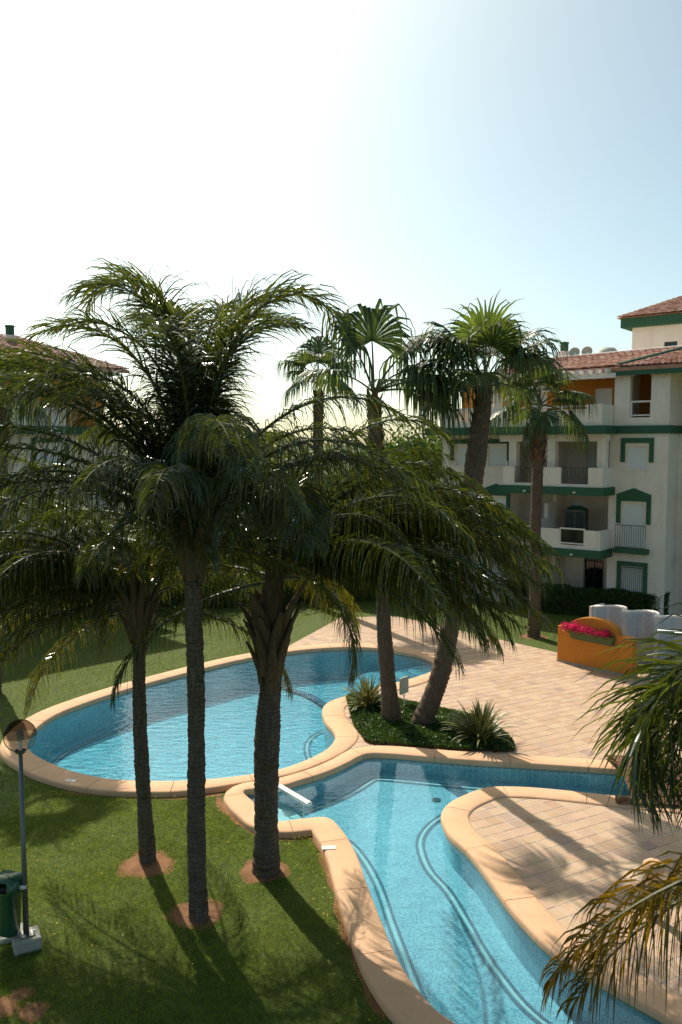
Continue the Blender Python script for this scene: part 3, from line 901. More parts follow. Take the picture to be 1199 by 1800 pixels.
# balconies: slab, green fascia, parapet with openings, party wall, columns
BD = 1.35
def balcony(z, s0, s1, opens, style, lip):
    b = MB(); fb(b, s0, s1, RD+0.002, BD, z-0.17, z+0.12); sl_ = b.build('balcony_slab', M['white_wall'], bl)
    b = MB(); fb(b, s0-0.10, s1+0.10, 0.02, BD+0.12, z-0.22, z+0.16); b.build('fascia_band', M['green_trim'], sl_)
    par = MB(); zt = z+1.08; z0 = z+0.162
    xs = [s0]+[q for o in opens for q in o]+[s1]
    for i in range(0, len(xs), 2): fb(par, xs[i], xs[i+1], BD-0.16, BD, z0, zt)
    for o in opens: fb(par, o[0], o[1], BD-0.16, BD, z0, z+lip)
    fb(par, s1-0.16, s1, 0.0, BD-0.161, z0, zt); fb(par, s0, s0+0.16, 0.0, BD-0.161, z0, zt)
    par.build('parapet', M['white_wall'], sl_)
    for o in opens:
        if style == 'bars': railing(sl_, o[0]+0.03, o[1]-0.03, BD-0.08, z+lip+0.03, zt-0.03, 'railing', 0.12, True)
        else:
            q = MB(); t = 0.06; y0, y1 = BD-0.11, BD-0.05
            for (a, c, e, f) in ((o[0],o[0]+t,z+lip,zt),(o[1]-t,o[1],z+lip,zt),(o[0],o[1],zt,zt+0.07),(o[0]+t,o[1]-t,z+lip+0.05,z+lip+0.11)): fb(q, a, c, y0, y1, e, f)
            r_ = q.build('railing', M['white_paint'], sl_)
            q = MB(); fb(q, o[0]+t, o[1]-t, y0+0.02, y0+0.03, z+lip+0.12, zt-0.01); q.build('pane', M['glass_dark'], r_)
    for q_ in (0.25, 0.75):
        q = MB(); s_ = s0+(s1-s0)*q_; fb(q, s_-0.05, s_+0.05, BD+0.121, BD+0.28, z-0.12, z-0.05); q.build('drain_spout', M['white_paint'], sl_)
    return sl_
sR = S(1061, BD)
bal2 = balcony(Z2, S(885,BD), sR, [(S(905,BD), S(937,BD)), (S(987,BD), S(1035,BD))], 'bars', 0.30)
bal1 = balcony(Z1, S(880,BD), sR-0.05, [(S(903,BD), S(936,BD)), (S(986,BD), S(1031,BD))], 'glass', 0.34)
for px in (902, 970, 1058):
    b = MB(); s_ = S(px, 0.9); fb(b, s_-0.20, s_+0.20, 0.55, 0.95, Z2+0.125, Z3-0.22); b.build('column', M['white_wall'], bal2)
b = MB(); fb(b, S(880,0.9), sR, 0.5, 1.0, Z3-0.55, Z3-0.21); b.build('beam', M['white_wall'], bal2)
pw = S(968, -0.5)
b = MB()
for z in (0.0, Z1+0.125, Z2+0.125):
    zz = z+1.15 if z < 1 else z+1.3
    fb(b, pw-0.09, pw+0.09, RD+0.01, 0.9, z-0.1, zz); fb(b, pw-0.09, pw+0.09, RD+0.01, -0.1, zz+0.002, zz+0.75); fb(b, pw-0.09, pw+0.09, RD+0.01, -1.1, zz+0.752, zz+1.35)
b.build('stepped_screen_wall', M['white_wall'], bl)
# top floor: green band, parapets, orange back wall, white end pavilion with arched opening
b = MB(); fb(b, S(772,0.15), sR+0.2, 0.0, BD+0.25, Z3-0.2, Z3+0.17); fb(b, sR+0.2, sC+0.12, -1.39, 0.12, Z3-0.2, Z3+0.17); b.build('fascia_band', M['green_trim'], bl)
b = MB(); fb(b, sL, sC, -DEP, -0.003, Z3-0.199, Z3+0.10); b.build('floor_slab', M['white_wall'], bl)
TD = BD+0.1
b = MB()
zt = Z3+1.15
s_a, s_b = S(774,TD), S(1057,TD)
for (a, c, top) in ((s_a, S(800,TD), zt), (S(800,TD), S(826,TD), Z3+0.45), (S(826,TD), S(905,TD), zt), (S(905,TD), S(1030,TD), Z3+0.95), (S(1030,TD), s_b, zt)):
    fb(b, a, c, TD-0.18, TD, Z3+0.171, top)
fb(b, s_b-0.18, s_b, 0.0, TD-0.181, Z3+0.171, zt); fb(b, s_a, s_a+0.18, -6, TD-0.181, Z3+0.171, zt)
par3 = b.build('parapet', M['white_wall'], bl)
for (xa, xb, ps, top) in ((800, 826, (813,), zt), (905, 1030, (940, 985), zt-0.03)):
    b = MB(); fb(b, S(xa,TD), S(xb,TD), TD-0.12, TD-0.06, zt-0.10, top)
    for px in ps: fb(b, S(px,TD)-0.03, S(px,TD)+0.03, TD-0.119, TD-0.061, Z3+0.4, zt-0.1)
    b.build('railing', M['white_paint'], par3)
OD = -2.6
s_o0, s_o1 = S(812,OD), S(1077,OD)
ho = [(S(1042,OD), S(1074,OD), Z3+0.12, Z3+2.15), (S(868,OD), S(884,OD), Z3+0.12, Z3+2.15), (S(930,OD), S(960,OD), Z3+0.12, Z3+2.15)]
b = MB(); facade(b, s_o0, s_o1+2.2, Z3+0.101, ZE-0.1, OD, 6.5, ho); b.build('wall', M['orange_wall'], bl)
for h in ho: window(bl, *h, OD, None, shut=True)
# arched white screen on the left of the terrace
def arch_wall(s0, s1, z0, z1, d, th, o0, o1, oz0, oz1, rise, mat, name):
    b = MB(); y0, y1 = -d, -d+th
    n = 12
    arc = [(o0+(o1-o0)*i/n, oz1-rise+rise*math.sin(math.pi*(0.18+0.64*i/n))/1.0) for i in range(n+1)]
    base = min(z for _, z in arc); arc = [(x, z) for x, z in arc]
    for y, flip in ((y0, 0), (y1, 1)):
        def q(vs):
            vs = [(x, y, z) for x, z in vs]
            b.add(vs if not flip else vs[::-1], [tuple(range(len(vs)))])
        q([(s0,z0),(o0,z0),(o0,z1),(s0,z1)]); q([(o1,z0),(s1,z0),(s1,z1),(o1,z1)])
        if oz0 > z0: q([(o0,z0),(o1,z0),(o1,oz0),(o0,oz0)])
        for i in range(n): q([arc[i], arc[i+1], (arc[i+1][0], z1), (arc[i][0], z1)])
    loop = [(o0, oz0), (o1, oz0)]+arc[::-1]
    for i in range(len(loop)):
        a, c = loop[i], loop[(i+1) % len(loop)]
        b.add([(a[0],y0,a[1]),(c[0],y0,c[1]),(c[0],y1,c[1]),(a[0],y1,a[1])], [(0,3,2,1)])
    for a, c in (((s0,z0),(s0,z1)),((s1,z0),(s1,z1)),((s0,z1),(s1,z1))):
        b.add([(a[0],y0,a[1]),(c[0],y0,c[1]),(c[0],y1,c[1]),(a[0],y1,a[1])], [(0,1,2,3)])
    return b.build(name, M[mat], bl)
arch_wall(S(1078), sC, Z3+0.171, ZE-0.02, 0.0, 0.3, S(1105), S(1142), Z3+0.55, Z3+2.62, 0.35, 'white_wall', 'arched_wall')
arch_wall(S(862,0.2), S(905,0.2), Z3+0.171, ZE-0.3, 0.2, 0.25, S(868,0.2), S(889,0.2), Z3+0.3, Z3+2.35, 0.3, 'white_wall', 'arched_wall')
b = MB(); fb(b, sC-0.3, sC, -5, -0.301, Z3+0.101, ZE-0.02); fb(b, S(1078), S(1078)+0.3, -2.6, -0.301, Z3+0.101, ZE-0.02); b.build('wall', M['white_wall'], bl)
o0, o1 = S(1105), S(1142)
b = MB(); t = 0.07
for (a, c, e, f) in ((o0,o0+t,Z3+0.56,Z3+1.25),(o1-t,o1,Z3+0.56,Z3+1.25),(o0,o1,Z3+1.25,Z3+1.33),(o0+t,o1-t,Z3+0.62,Z3+0.69)): fb(b, a, c, -0.2, -0.12, e, f)
ar = b.build('railing', M['white_paint'], bl)
# pergola of white beams in front of the orange wall
pg = MB()
for i in range(12):
    s_ = S(900,0)+(S(1078,0)-S(900,0))*i/11.5
    fb(pg, s_, s_+0.14, OD+0.05, 0.75, ZE-0.28, ZE-0.08)
fb(pg, S(893,0.6), S(1078,0.6), 0.35, 0.55, ZE-0.50, ZE-0.282)
pg.build('pergola', M['white_paint'], bl)
b = MB(); fb(b, sL+1.2, sC+2.6, -DEP, -0.31, ZE-0.02, ZE+0.02); b.build('ceiling_slab', M['white_wall'], bl)
# roofs
def roof(root, pts, soff=0.0, fas=True):
    """pts: eave left, eave right, ridge right, ridge left in local coordinates"""
    b = MB(); a, e, c, d_ = [Vector(p) for p in pts]
    th = Vector((0,0,-0.16))
    b.add([a,e,c,d_,a+th,e+th,c+th,d_+th], [(0,1,2,3),(7,6,5,4),(0,4,5,1),(1,5,6,2),(2,6,7,3),(3,7,4,0)])
    r = b.build('roof', M['roof'], root)
    roof_slope(r, a, e, c, d_)
    return r
zr = ZE+1.2
e0 = S(842,-1.2)
rf = roof(bl, [(e0, 1.0, ZE+0.02), (S(1086,0.0), 0.2-0.5, ZE+0.02), (sC+3.5, 4.9, zr+0.15), (e0+1.6, 4.9, zr-0.1)])
rf2 = roof(bl, [(S(1080,0.3), -0.52, ZE-0.05), (sC+4.5, -0.52, ZE-0.05), (sC+4.5, 3.2, ZE+1.0), (S(1163,0.3), 3.2, ZE+1.0)])
b = MB()
fb(b, S(1080,0.3), sC+4.5, 0.36, 0.50, ZE-0.42, ZE-0.05); b.build('fascia_board', M['green_trim'], rf2)
b = MB(); b.tube([(S(1085,0.3), -0.45, ZE+0.08), (S(1168,0.3), 3.2, ZE+1.12)], 0.09, 8); b.build('valley_trim', M['green_trim'], rf2)
b = MB(); b.tube([(e0+1.6, 4.9, zr-0.02), (sC+3.5, 4.9, zr+0.23)], 0.06, 8); b.build('ridge_cap', M['white_paint'], rf)
b = MB(); fb(b, e0, S(1086,0), -1.1, -0.98, ZE-0.3, ZE-0.001); b.build('fascia_board', M['green_trim'], rf)
s_, z_ = FR.sz(992, 618, -5.4); chimney(bl, s_, -5.4, zr-0.4, z_-zr+0.40, 0.62)
for (px, r_) in ((1012, 0.30), (1034, 0.30)):
    s_ = FR.sz(px, 620, -5.6)[0]
    b = MB(); b.lathe([(0.02, 0.0), (r_*0.6, 0.04), (r_, 0.14)], 18)
    o = b.build('satellite_dish', M['pale_concrete'], bl, True); o.location = (s_, 5.5, zr+0.24); o.rotation_euler = (R(75), 0, R(10))
b = MB(); s_ = FR.sz(1066, 616, -5.8)[0]
b.lathe([(0.55, 0.0), (0.53, 0.25), (0.38, 0.45), (0.0, 0.52)], 20, (s_, 6.0, zr)); b.build('roof_tank', M['pale_concrete'], bl, True)
# set back part of the block right of the corner
b = MB(); fb(b, sC+0.002, sC+7, -DEP, -1.6, -0.2, Z3-0.2); b.build('wall', M['white_wall'], bl)
b = MB(); fb(b, sC+0.002, sC+7, -DEP+1, -2.6, Z3+0.1, ZE); b.build('wall', M['orange_wall'], bl)
b = MB()
for z in (Z1, Z2): fb(b, sC+0.9, sC+7, -1.598, -0.9, z-0.2, z+0.2)
fb(b, sC+0.12, sC+7, -2.0, -1.4, Z3-0.2, Z3+0.17)
b.build('fascia_band', M['green_trim'], bl)
b = MB(); b.tube([(sC+0.45, 1.53, 0.0), (sC+0.45, 1.53, Z3-0.25)], 0.055, 8); b.build('downpipe', M['concrete'], bl)
# things kept on the first floor balcony
s_ = S(1016, -1.0); p = FR.p0+FR.u*s_-FR.n*(-0.2)
cb = thing('cupboard', FR.p0+FR.u*S(1017,-0.9)+FR.n*(-0.9)+Vector((0,0,Z1+0.12)), 'grey balcony cupboard with a dark arched top behind the glass railing', 'cupboard', rz=FR.rz)
b = MB(); b.bbox((-0.5,-0.28,0), (0.5,0.28,1.75), 0.02); b.build('body', M['grey_metal'], cb)
b = MB(); b.tube([(-0.52,0,1.76), (-0.2,0,1.86), (0.2,0,1.86), (0.52,0,1.76)], 0.09, 8); b.build('top', M['bin_green'], cb)
for q in (-0.25, 0.25):
    b = MB(); b.bbox((q-0.22,-0.30,0.08), (q+0.22,-0.281,1.68), 0.006); b.build('door', M['dark_metal'], cb)
rc = thing('storage_box', FR.p0+FR.u*S(996,0.5)+FR.n*0.5+Vector((0,0,Z1+0.12)), 'dark red box standing behind the first floor balcony railing', 'box', rz=FR.rz)
M['dark_red'] = plain('dark_red', (0.20,0.015,0.02), 0.6)
b = MB(); b.bbox((-0.45,-0.25,0), (0.45,0.25,0.8), 0.03); b.build('body', M['dark_red'], rc)
b = MB(); b.bbox((-0.47,-0.27,0.802), (0.47,0.27,0.86), 0.02); b.build('lid', M['dark_red'], rc)
# taller block behind
F2_ = Frame((FR.p0+FR.u*S(1112)-FR.n*11), (FR.p0+FR.u*(S(1112)+14)-FR.n*11))
tb = thing('apartment_building', F2_.p0, 'taller cream block with a green eave rising behind the tiled roof', 'building', rz=F2_.rz)
zt_ = F2_.z(1110, 577); sl_ = F2_.s(1106)
hw = [(F2_.s(1162), F2_.s(1185), F2_.z(1170, 610), F2_.z(1170, 601))]
b = MB(); facade(b, sl_, 18, -0.2, zt_, 0, 8, hw); b.build('wall', M['white_wall'], tb)
window(tb, *hw[0], 0, None, shut=False)
b = MB(); fb(b, sl_-0.55, 18.2, -8.3, 0.45, zt_+0.002, zt_+0.55); b.build('fascia_band', M['green_trim'], tb)
b = MB(); b.add([(sl_-0.75,-0.65,zt_+0.56),(18.4,-0.65,zt_+0.56),(18.4,4,zt_+2.6),(sl_+3.5,4,zt_+2.6),(18.4,8.5,zt_+0.56),(sl_-0.75,8.5,zt_+0.56)], [(0,1,2,3),(3,2,4,5),(0,3,5),(0,5,4,1)])
tr_ = b.build('roof', M['roof'], tb)
roof_slope(tr_, (sl_-0.75,-0.65,zt_+0.57), (18.4,-0.65,zt_+0.57), (18.4,4,zt_+2.61), (sl_+3.5,4,zt_+2.61))

# left block, its long side running away from the viewer
LB = Vector((-11.6, 43.8, 0)); LA = LB+Vector((-0.72, -0.694, 0))*16.5
FL = Frame(LA, LB)
lb = thing('apartment_building', FL.p0, 'white and orange apartment block behind the palms at the left edge', 'building', rz=FL.rz)
Ls = FL.L
hl = []
for z in (1.0, 3.9, 6.7):
    for s_ in (1.5, 5.0, 8.5, 12.0): hl.append((s_, s_+1.3, z, z+1.35))
b = MB(); facade(b, 0, Ls, -0.2, Z3-0.2, 0, 9, hl); b.build('wall', M['white_wall'], lb)
for i, h in enumerate(hl): window(lb, *h, 0, 'lintel', shut=i % 3 != 1)
b = MB()
for z in (Z1, Z2): fb(b, 4.2, 11.0, 0.0, 1.3, z-0.2, z+0.16)
fb(b, -0.1, Ls+0.1, -9, 0.6, Z3-0.2, Z3+0.2); b.build('fascia_band', M['green_trim'], lb)
b = MB()
for z in (Z1, Z2):
    fb(b, 4.3, 10.9, 1.04, 1.2, z+0.162, z+1.0)
fb(b, 0, Ls-3.2, 0.35, 0.5, Z3+0.202, Z3+1.1); b.build('parapet', M['white_wall'], lb)
b = MB(); facade(b, 0.3, Ls-0.4, Z3+0.202, ZE, -1.0, 7.8, [(2,3.2,Z3+0.3,Z3+2.2),(7,8.4,Z3+0.3,Z3+2.2)]); b.build('wall', M['orange_wall'], lb)
for h in ((2,3.2,Z3+0.3,Z3+2.2),(7,8.4,Z3+0.3,Z3+2.2)): window(lb, *h, -1.0, None, shut=True)
b = MB(); fb(b, Ls-3.0, Ls+1.2, 0.30, 0.36, Z3+0.9, Z3+0.96); fb(b, Ls-3.0, Ls+1.2, 0.30, 0.36, Z3+1.12, Z3+1.18)
for s_ in (Ls-2.9, Ls-1.5, Ls+0.0, Ls+1.15): fb(b, s_-0.03, s_+0.03, 0.29, 0.37, Z3+0.2, Z3+1.12)
b.build('railing', M['white_paint'], lb)
b = MB(); fb(b, 0, Ls, -9, 0.1, ZE+0.002, ZE+0.25); b.build('fascia_board', M['green_trim'], lb)
lr = roof(lb, [(-0.4, -0.4, ZE+0.26), (Ls+0.4, -0.4, ZE+0.26), (Ls-3.6, 4.5, ZE+2.1), (-0.4, 4.5, ZE+2.1)])
p = FL.sz(18, 600, -3.4); chimney(lb, p[0], -3.4, ZE+1.2, p[1]-ZE-0.9, 0.6)

# ------------------------------------------------------------------ palms
def frond_mesh(L, e0, bend, seed, n_side=110, ll=0.92, lw=0.034, droop=1.0, pet=0.13, curve=1.6):
    rn = random.Random(seed)
    NS = 18
    pts = []; p = Vector((0,0,0)); sway = rn.uniform(-0.25, 0.25)
    tang = []
    for i in range(NS+1):
        t = i/NS
        e = R(e0-bend*t**curve)
        d = Vector((math.cos(e)*math.cos(sway*t), math.cos(e)*math.sin(sway*t), math.sin(e)))
        tang.append(d); pts.append(p.copy()); p = p+d*(L/NS)
    b = MB()
    rad = [0.042*(1-t/NS)**0.8+0.005 for t in range(NS+1)]
    b.tube(pts, rad, 5, 1, False)
    def at(t):
        x = t*NS; i = min(int(x), NS-1); f = x-i
        return pts[i].lerp(pts[i+1], f), tang[i].lerp(tang[i+1], f).normalized()
    Zd = Vector((0,0,-1))
    stiff = max(0.0, min(1.0, (e0-58)/30))
    droop *= 1-0.30*stiff
    for k in range(n_side):
        for s in (-1, 1):
            t = pet+(1-pet)*(k+0.5+rn.uniform(-0.4,0.4))/n_side
            t = min(t, 0.995)
            p, T = at(t)
            side = T.cross(Vector((0,0,1)))
            if side.length < 0.2: side = Vector((0,1,0))
            side.normalize(); up = side.cross(T).normalized()
            u = (t-pet)/(1-pet)
            L_ = ll*(0.50+0.50*min(1, u/0.28))*(1-0.62*max(0, (u-0.62)/0.38)**1.3)*rn.uniform(0.8, 1.12)
            d0 = (side*s*rn.uniform(0.7,1.0)+T*(0.25+0.9*u*u)+up*rn.uniform(-0.3,0.55+0.35*stiff)).normalized()
            w = lw*(1-0.45*u)*rn.uniform(0.8,1.2)
            tw = rn.uniform(-0.9, 0.9)
            n = 4; q = p.copy(); row = []
            dr = droop*rn.uniform(0.8, 1.15)
            for j in range(n+1):
                f = j/n
                g = min(0.97, dr*f**(0.6+0.5*stiff))
                d = (d0*(1-g)+Zd*g).normalized()
                wv = d.cross(T)
                if wv.length < 0.15: wv = d.cross(side)
                wv.normalize()
                wv = (wv*math.cos(tw)+d.cross(wv)*math.sin(tw)).normalized()
                ww = w*(0.55, 1.0, 0.85, 0.55, 0.06)[j]
                row.append((q-wv*ww/2, q+wv*ww/2))
                q = q+d*(L_/n)
            vs = [x for r in row for x in r]
            b.add(vs, [(2*j, 2*j+1, 2*j+3, 2*j+2) for j in range(n)], 0)
    return b.mesh('frond', [M['frond'], M['rachis']])
LIB = {}
def frond(parent, org, az, e0, bend, L, seed, col=(1,1,1), curve=1.6, ll=1.0, lw=0.034, roll=0.0, n_side=110):
    key = (round(e0/6), round(bend/12), seed % 2, ll, lw, n_side, curve)
    if key not in LIB: LIB[key] = frond_mesh(4.8, e0, bend, round(e0)*7+seed, n_side, ll, lw, curve=curve)
    o = link('frond', LIB[key], parent)
    a = R(az)
    o.location = Vector(org)+Vector((math.cos(a), math.sin(a), 0))*0.10
    o.rotation_euler = (roll, 0, a)
    o.scale = (L/4.8,)*3
    o.color = (*col, 1)
    return o
def trunk_mesh(name, path, rad, mat, n=18, rings=0.085, amp=0.03, seed=1):
    rn = random.Random(seed)
    c = [Vector(p) for p in path]
    seg = [0]
    for i in range(1, len(c)): seg.append(seg[-1]+(c[i]-c[i-1]).length)
    tot = seg[-1]; m = int(tot/rings)*2
    pts, rr = [], []
    for k in range(m+1):
        s = tot*k/m
        i = max(0, min(len(c)-2, next((q for q in range(len(seg)-1) if seg[q+1] >= s), len(c)-2)))
        f = (s-seg[i])/(seg[i+1]-seg[i])
        # smooth path
        p0, p1, p2, p3 = c[max(i-1,0)], c[i], c[i+1], c[min(i+2,len(c)-1)]
        pt = 0.5*((2*p1)+(p2-p0)*f+(2*p0-5*p1+4*p2-p3)*f*f+(3*p1-p0-3*p2+p3)*f**3)
        r = rad[i]*(1-f)+rad[i+1]*f
        r *= 1+(amp if k % 2 else -amp)*rn.uniform(0.0,1.6)+0.035*math.sin(s*2.3+seed)+0.02*math.sin(s*5.1+2*seed)
        pts.append(pt+Vector((rn.uniform(-1,1), rn.uniform(-1,1), 0))*0.010+Vector((math.sin(s*1.1+seed), math.cos(s*0.9+seed), 0))*0.02); rr.append(r)
    b = MB(); b.tube(pts, rr, n)
    return b.mesh(name, M[mat], True)
def boots(parent, c, r0, r1, z0, z1, count, seed, length=0.55):
    """stubs of old leaf bases clasping the top of the trunk, each its own piece"""
    rn = random.Random(seed)
    b = MB()
    b.tube([(0,0,0), (0.03,0,0.35), (0.14,0,0.78), (0.22,0,1.0)], [0.20, 0.17, 0.10, 0.055], 7)
    b2 = MB(); v2 = []
    prof = [(0.0, 0.23, 0.05), (0.02, 0.21, 0.05), (0.10, 0.15, 0.045), (0.20, 0.075, 0.035), (0.26, 0.05, 0.02)]
    for (x, w, th), z in zip(prof, (0, 0.3, 0.62, 0.9, 1.0)):
        v2 += [(x,-w,z), (x+th*1.3,-w*0.5,z), (x+th*1.6,0,z), (x+th*1.3,w*0.5,z), (x,w,z), (x-th*0.6,0,z)]
    fs = [(i*6+k, i*6+(k+1) % 6, (i+1)*6+(k+1) % 6, (i+1)*6+k) for i in range(4) for k in range(6)]+[(24,25,26,27,28,29)]
    b2.add(v2, fs); me = b2.mesh('leaf_base', M['boot'], True)
    for i in range(count):
        f = (i+0.5)/count
        a = i*2.39996+rn.uniform(-0.2,0.2)
        r = r0+(r1-r0)*f
        o = link('leaf_base', me, parent)
        o.location = (c[0]+math.cos(a)*r*0.55, c[1]+math.sin(a)*r*0.55, z0+(z1-z0)*f*0.8)
        o.rotation_euler = (0, R(4+7*f+rn.uniform(-4,4)), a)
        h = length*rn.uniform(0.75, 1.25)
        o.scale = (0.9, 0.72*r/0.30, h)
def queen(label, base_px, path_px, rads, crown_px, keys, fill_n, L, seed, group, bootr, boot_px, tone=(1,1,1), kl=1.0):
    bp = G(*base_px, LAWN_Z); Y = bp.y
    root = thing('palm_tree', bp, label, 'palm tree', group)
    pts = [Vector((0,0,-0.25))]+[P(x, y, Y)-bp for x, y in path_px]
    rn = random.Random(seed)
    me = trunk_mesh('trunk', pts, rads, 'queen_trunk', seed=seed); link('trunk', me, root)
    zb0, zb1 = (P(path_px[-1][0], y, Y).z-bp.z for y in boot_px)
    top = pts[-1]
    boots(root, (top.x, top.y), bootr[0], bootr[1], zb0-0.1, zb1, 22, seed, 0.95)
    org = P(*crown_px, Y)-bp
    # the shaft of young leaf stalks between the boots and the crown
    b = MB(); b.tube([(top.x, top.y, zb0), (top.x*0.6+org.x*0.4, top.y, zb1), (org.x, org.y, org.z+0.25)], [bootr[0]*0.75, bootr[1]*0.62, 0.10], 12); b.build('crownshaft', M['boot'], root, True)
    for i, (az, e0, bend, l, col, *cv) in enumerate(keys):
        l *= kl
        frond(root, org+Vector((0,0,rn.uniform(-0.25,0.05))), az, e0, bend, l, seed+i, col, *cv)
    for i in range(fill_n):
        az = i*137.5+seed*31; f = (i+0.5)/fill_n
        e0 = 80-95*f+rn.uniform(-8,8); bend = 95+rn.uniform(-15,30)-25*f
        if math.sin(R(az)) < -0.45 and e0 < 42: e0, bend = 42+rn.uniform(0,14), 105
        k = rn.uniform(0.8,1.15)
        col = (k*tone[0], k*tone[1], k*tone[2]) if f < 0.8 or math.sin(R(az)) < -0.2 else (1.5*k, 1.15*k, 0.8*k)
        frond(root, org+Vector((0,0,-0.5*f+0.1)), az, e0, bend, L*rn.uniform(0.85,1.08), seed+i, col)
    # spear leaf not yet open
    b = MB(); b.tube([(org.x,org.y,org.z), (org.x+0.03,org.y,org.z+1.2), (org.x+0.10,org.y+0.05,org.z+2.4)], [0.035,0.028,0.004], 6); b.build('spear_leaf', M['rachis'], root)
    return root
N_ = (1,1,1); Y_ = (2.0,1.45,0.8); D_ = (0.8,0.8,0.85)
queen('tall middle palm with a high feathery crown on the front lawn', base_px['middle'],
      [(350,1600),(347,1450),(343,1250),(340,1100),(340,1020)], [0.185,0.172,0.152,0.148,0.142,0.155], (343,925),
      [(172,91,185,5.7,N_,3.6), (150,92,150,5.5,N_,3.4), (10,84,185,5.7,N_,3.6), (30,89,140,5.3,N_,3.2), (205,91,150,5.1,N_,3.4), (60,88,100,4.8,N_,2.8), (-40,86,120,4.7,N_,2.6),
       (178,76,95,5.2,N_,1.3), (188,50,78,4.6,N_), (162,72,115,4.9,N_,1.8), (-5,62,108,4.4,N_,1.8), (-15,44,95,4.4,N_), (-28,50,105,4.3,N_), (200,34,90,4.4,N_), (-70,60,120,4.4,D_), (90,80,100,5.0,D_),
       (72,89,105,4.8,N_,3.0), (128,88,100,4.8,N_,2.6), (0,89,125,4.5,N_,2.8), (185,88,130,4.6,N_,2.6), (40,89,100,4.8,N_,2.8), (140,88,90,4.7,N_,2.8), (100,90,140,5.0,N_,3.0), (205,80,140,4.4,N_,2.0), (-90,84,110,4.4,N_,2.4), (182,72,92,5.3,N_,1.4), (171,68,88,5.3,N_,1.4), (192,66,88,4.9,N_,1.4), (176,58,85,5.0,N_), (165,82,120,5.0,N_,2.2), (187,40,80,4.8,N_)],
      18, 4.1, 3, 'queen palms on the front lawn', (0.20,0.32), (1015, 940))
queen('slim leftmost palm with drooping yellow tinged fronds beside the lamp', base_px['left'],
      [(258,1500),(254,1400),(248,1280),(244,1160),(244,1140)], [0.17,0.165,0.145,0.132,0.125,0.13], (246,1035),
      [(180,52,75,4.6,N_), (195,38,100,4.4,Y_), (168,44,85,4.8,N_), (205,25,100,4.2,Y_), (150,60,110,4.7,N_), (186,68,100,4.8,N_,2.0), (185,15,75,4.2,N_), (215,50,110,4.3,N_),
       (176,30,70,4.8,N_), (190,60,85,4.9,N_), (170,15,60,4.4,N_), (200,5,60,4.0,N_), (160,30,80,4.8,N_), (203,36,116,4.7,Y_,1.2), (214,40,120,4.7,N_,1.2), (195,50,125,4.7,N_,1.3),
       (180,-5,60,3.8,N_), (172,2,70,4.0,Y_), (190,-12,55,3.6,Y_), (198,18,105,4.4,N_), (184,24,110,4.6,N_), (165,-8,55,3.6,N_), (214,40,120,5.6,Y_,1.2), (221,36,118,5.4,N_,1.2), (200,42,112,5.2,N_,1.2), (192,28,95,5.0,N_)],
      16, 4.0, 8, 'queen palms on the front lawn', (0.155,0.28), (1135, 1060))
queen('stout palm with heavy leaf bases at the corner of the back pool', base_px['right'],
      [(468,1522),(470,1400),(471,1300),(474,1225),(475,1205)], [0.31,0.265,0.22,0.24,0.22,0.215], (484,985),
      [(8,50,98,5.0,N_), (-8,42,92,5.3,Y_), (-22,34,85,5.0,N_), (25,56,110,4.8,N_,1.6), (38,40,85,4.8,Y_), (-12,18,62,5.0,N_), (0,72,130,5.0,N_,2.0), (-45,24,80,4.8,N_), (12,26,72,5.4,Y_), (-75,46,110,4.6,D_), (-2,30,72,5.6,N_), (50,56,110,4.6,N_), (20,42,92,5.2,N_), (-30,50,105,4.8,N_),
       (5,20,58,5.7,N_), (-10,10,52,5.3,Y_), (-18,28,80,5.5,N_), (15,12,55,5.5,N_), (28,26,70,5.3,N_), (0,36,84,5.6,N_), (-4,2,45,4.8,N_), (-15,26,70,5.2,N_), (-25,38,95,5.2,Y_), (-32,22,75,5.0,N_), (5,44,90,5.4,N_), (-5,34,80,5.5,N_), (16,34,80,5.4,N_), (-18,46,100,5.3,N_), (10,60,125,5.0,N_), (22,18,60,5.2,N_), (-8,16,75,4.6,N_), (-20,6,60,4.4,N_), (-12,8,74,5.0,N_), (-4,0,62,4.8,Y_), (9,-2,55,5.0,N_), (-22,-4,55,4.2,N_), (2,14,90,4.6,N_), (18,2,60,5.0,N_)],
      20, 4.2, 15, 'queen palms on the front lawn', (0.235,0.43), (1215, 1075), kl=0.96)
